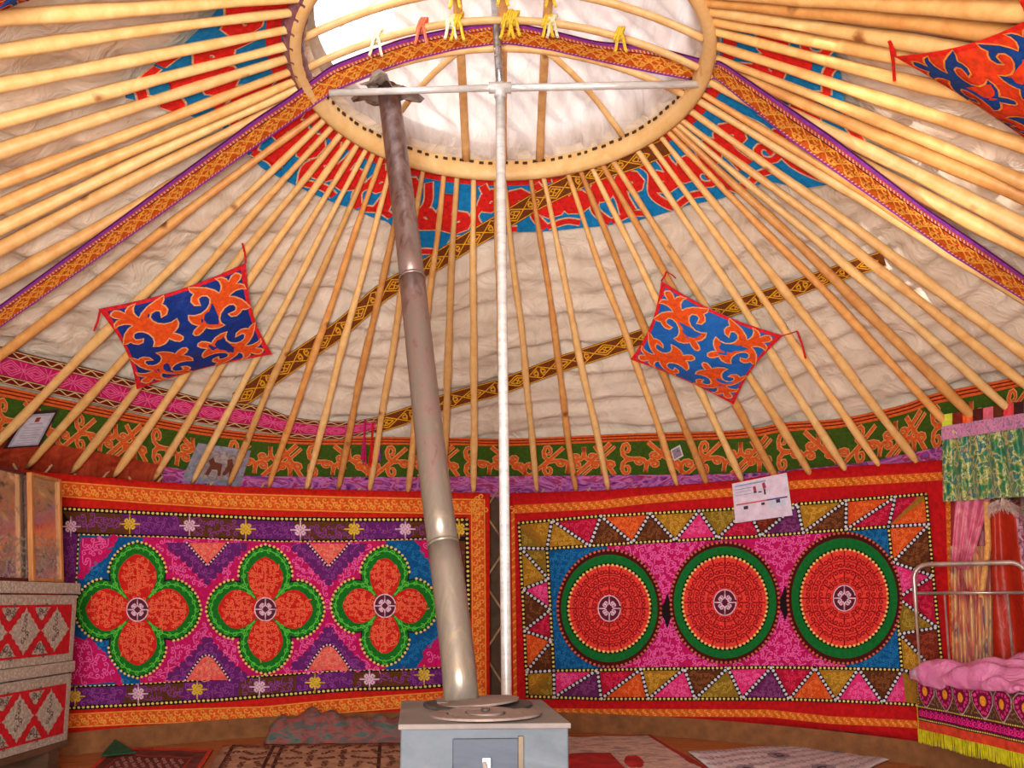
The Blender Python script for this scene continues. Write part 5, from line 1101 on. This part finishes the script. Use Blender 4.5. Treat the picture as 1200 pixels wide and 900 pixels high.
for x in xs_:
    x2 = x+RNG.uniform(-.5, .5); P = SK.fn(np.array([(x, 24.2), ((x+x2)/2, 28), (x2, 30.8+RNG.uniform(-.5, .5))]), .004+RNG.uniform(0, .004)); d = sd_*.0026
    mb.add(np.concatenate([P-d, P+d]), np.array([[0, 1, 4, 3], [1, 2, 5, 4]]))
for y in np.arange(12, 30, .5):
    P = SK.fn(np.array([(0., y), (-1.2, y+.3)]), .002); d = np.array([0, 0, .0026]); mb.add(np.concatenate([P-d, P+d]), np.array([[0, 1, 3, 2]]))
o = mb.build('yellow_fringe', felt((206, 204, 30), sc=30), bed); o['kind'] = 'stuff'
mb = MB(); k_ = np.linspace(-1, 1, 9); U_, W2 = np.meshgrid(k_, np.linspace(0, 2*np.pi, 13), indexing='ij'); U_ = U_.ravel(); W2 = W2.ravel(); rr = .035*np.sqrt(1-U_**2*.96)
mb.add(pL+np.array([-.02, -.02, .455])+np.stack([rr*np.cos(W2), U_*.045, rr*np.sin(W2)], 1), grid_faces(9, 13)); o = mb.build('pad_corner', felt((180, 160, 176)), bed, smooth=True)

# ================================================================== FLOOR COVERINGS
mb = MB(); az = np.linspace(-2.2, 2.2, 100); sheet(mb, lambda u_, v_: np.stack([WC[0]+(WR-.075-.02*v_)*np.sin(u_), WC[1]+(WR-.075-.02*v_)*np.cos(u_), FZ+.125*(1-v_)], 1), az, np.array([0., .5, 1.])); tag(mb.build('baseboard_back', felt((128, 84, 50), sc=14), smooth=True), kind='structure')
def rug(name, quad, base, z, label, cat, art_fn, unit=100.):
    Q = on_z(quad, FZ+z); 
    def fn(p, o=0.):
        a_, b_ = p[:, 0:1]/unit, p[:, 1:2]/unit; P = Q[0]*(1-a_)*(1-b_)+Q[1]*a_*(1-b_)+Q[2]*a_*b_+Q[3]*(1-a_)*b_; P = P.copy(); P[:, 2] += o+.003*np.sin(p[:, 0]*.2+p[:, 1]*.13); return P
    root = empty(name, Q.mean(0), label, cat, 'rugs and mats on the floor'); mb = MB(); u_ = np.linspace(0, unit, 24); sheet(mb, lambda a, b: fn(np.stack([a, b], 1)), u_, u_); mb.build('pile', base, root, smooth=True, solid=.006)
    art = Art(fn); art_fn(art, root); return root
def frame(art, key, a, b): 
    for p, q, r_, s_ in (((a, a), (100-a, a), (b, b), (100-b, b)), ((100-a, a), (100-a, 100-a), (100-b, b), (100-b, 100-b)), ((100-a, 100-a), (a, 100-a), (100-b, 100-b), (b, 100-b)), ((a, 100-a), (a, a), (b, 100-b), (b, b))): art.strip(key, [p, q], [r_, s_], 12)
def r1(a, root):
    for i, k in enumerate(['f', 'l', 'm', 's']): a.layer(k, .004+.0015*i)
    frame(a, 'f', 0, 4); frame(a, 'l', 14, 16); a.build('f', 'red_edging', felt((206, 66, 46)), root); a.build('l', 'inner_line', felt((170, 60, 50)), root)
    g = np.array([(x, y) for x in range(22, 84, 8) for y in (22, 30, 38, 46, 54, 62, 70)], float); a.strokes('m', place(SS*[1.3, 1.1], g, 8, .4), 1.3); a.build('m', 'pale_scrollwork', felt((188, 140, 136)), root)
rug('rug', [(134, 876), (250, 879), (178, 985), (30, 965)], felt((104, 56, 50), sc=8, var=.3), .010, 'dark red rug with an orange edge, on the floor in front of the flower tapestry', 'rug', r1)
def r2(a, root):
    for i, k in enumerate(['f', 'm']): a.layer(k, .004+.0015*i)
    for x in (4, 22, 26, 70): a.strip('f', [(x, 0), (x, 100)], [(x+1.6, 0), (x+1.6, 100)], 12)
    a.build('f', 'dark_stripe', felt((70, 40, 34)), root); g = np.array([(x, y) for x in range(6, 98, 7) for y in range(4, 98, 9)], float); a.strokes('m', place(SS*[1.2, 1.1], g, 7, RNG.uniform(0, 3, len(g))), 1.2); a.build('m', 'brown_scrollwork', felt((120, 76, 60)), root)
rug('rug', [(262, 874), (520, 872), (540, 980), (190, 980)], felt((178, 142, 116), sc=8, var=.2), .016, 'beige patterned rug on the floor just left of the stove', 'rug', r2)
def r3(a, root):
    for i, k in enumerate(['f', 'b', 'm']): a.layer(k, .004+.0015*i)
    a.strip('b', [(2, 2), (97, 2)], [(2, 34), (97, 34)], 20, 3); a.strip('b', [(62, 34), (97, 34)], [(62, 98), (97, 98)], 20, 3); frame(a, 'f', 0, 3.5)
    a.build('b', 'floral_border', brocade([(.3, (90, 60, 50)), (.45, (150, 110, 84)), (.55, (206, 170, 136)), (.7, (110, 70, 60))], 8, (1, 2, 1)), root); a.build('f', 'red_edging', felt((160, 50, 46)), root)
rug('rug', [(590, 864), (762, 862), (880, 930), (560, 960)], felt((176, 48, 50), sc=8, var=.2), .012, 'red rug with a beige floral border, on the floor right of the stove', 'rug', r3)
def r4(a, root):
    for i, k in enumerate(['r', 'm', 'l']): a.layer(k, .004+.0012*i)
    for x, y in ((14, 50), (40, 30), (44, 76), (70, 46), (92, 66), (84, 20)):
        b_ = Art(a.fn); b_.layer('a', .004); b_.layer('b', .0052); b_.fan('a', ell(x, y, 5, 11, 16), 2, 3); b_.fan('b', ell(x, y, 2.6, 6, 12), 2, 2); q_ = b_.build('a', 'oval_medallion', felt((150, 146, 166)), root); b_.build('b', 'medallion_centre', felt((88, 80, 108)), q_)
    g = np.array([(x, y) for x in range(4, 98, 6) for y in range(6, 98, 12)], float); a.strokes('l', place(SS*[1.3, 1.5], g, 7, 0.), 1.0); a.build('l', 'grey_scrollwork', felt((186, 176, 190)), root)
rug('floor_mat', [(806, 881), (1000, 868), (1075, 876), (900, 950)], felt((226, 220, 228), sc=7, var=.1), .008, 'pale grey mat with dark oval medallions, on the floor beside the bed', 'mat', r4)
# green and white upturned corner of the left rug
Q = on_z([(118, 886), (134, 876), (160, 882)], FZ+.03)
mb = MB(); mb.add([Q[0], Q[1]+[0, 0, .045], Q[2]], np.array([[0, 1, 2]])); 
tag(mb.build('cloth_scrap', felt((40, 84, 60)), solid=.006), 'small green cloth corner sticking up from the dark red rug at left', 'cloth')
# crumpled teal and rose cloth by the wall
tx = [(306, 873), (312, 846), (320, 840), (330, 846), (345, 837), (362, 832), (385, 838), (410, 843), (440, 842), (486, 843)]
fp_ = on_z([(306, 874), (486, 872)], FZ)
def heap(s, t):
    P = fp_[0]+(fp_[1]-fp_[0])*s[:, None]; x = 306+180*s; yt = np.interp(x, [q[0] for q in tx], [q[1] for q in tx]); top_ = on_y(np.stack([x, yt], 1), 0.)  # placeholder
    D = P[:, 1]-CAM[1]+.1; zt_ = np.array([atD((xx, yy), dd)[2] for xx, yy, dd in zip(x, yt, D)]); h = zt_-FZ
    P = P+np.array([0, 1., 0])*(.02+.24*t)[:, None]; P[:, 2] = FZ+.006+h*np.sin(np.clip(t, 0, 1)*math.pi*.98)**.6*(1+.10*np.sin(s*40+t*6)); P[:, 1] += .012*np.sin(s*33+t*9); return P
m, nt, b = nodes('teal_cloth'); mp = mapped(nt, (1, 1, 2.5)); n_ = noise(nt, mp, 9, 4, .6, 1.); r = ramp(nt, n_.outputs[0], [(.3, (40, 84, 84)), (.42, (84, 96, 88)), (.5, (150, 70, 70)), (.58, (96, 74, 66)), (.7, (60, 92, 96))]); nt.links.new(r.outputs[0], b.inputs['Base Color']); b.inputs['Roughness'].default_value = .8
mb = MB(); sheet(mb, heap, np.linspace(0, 1, 70), np.linspace(0, 1, 18)); tag(mb.build('folded_cloth', m, smooth=True), 'crumpled teal and rose cloth lying against the wall left of the stovepipe', 'cloth')
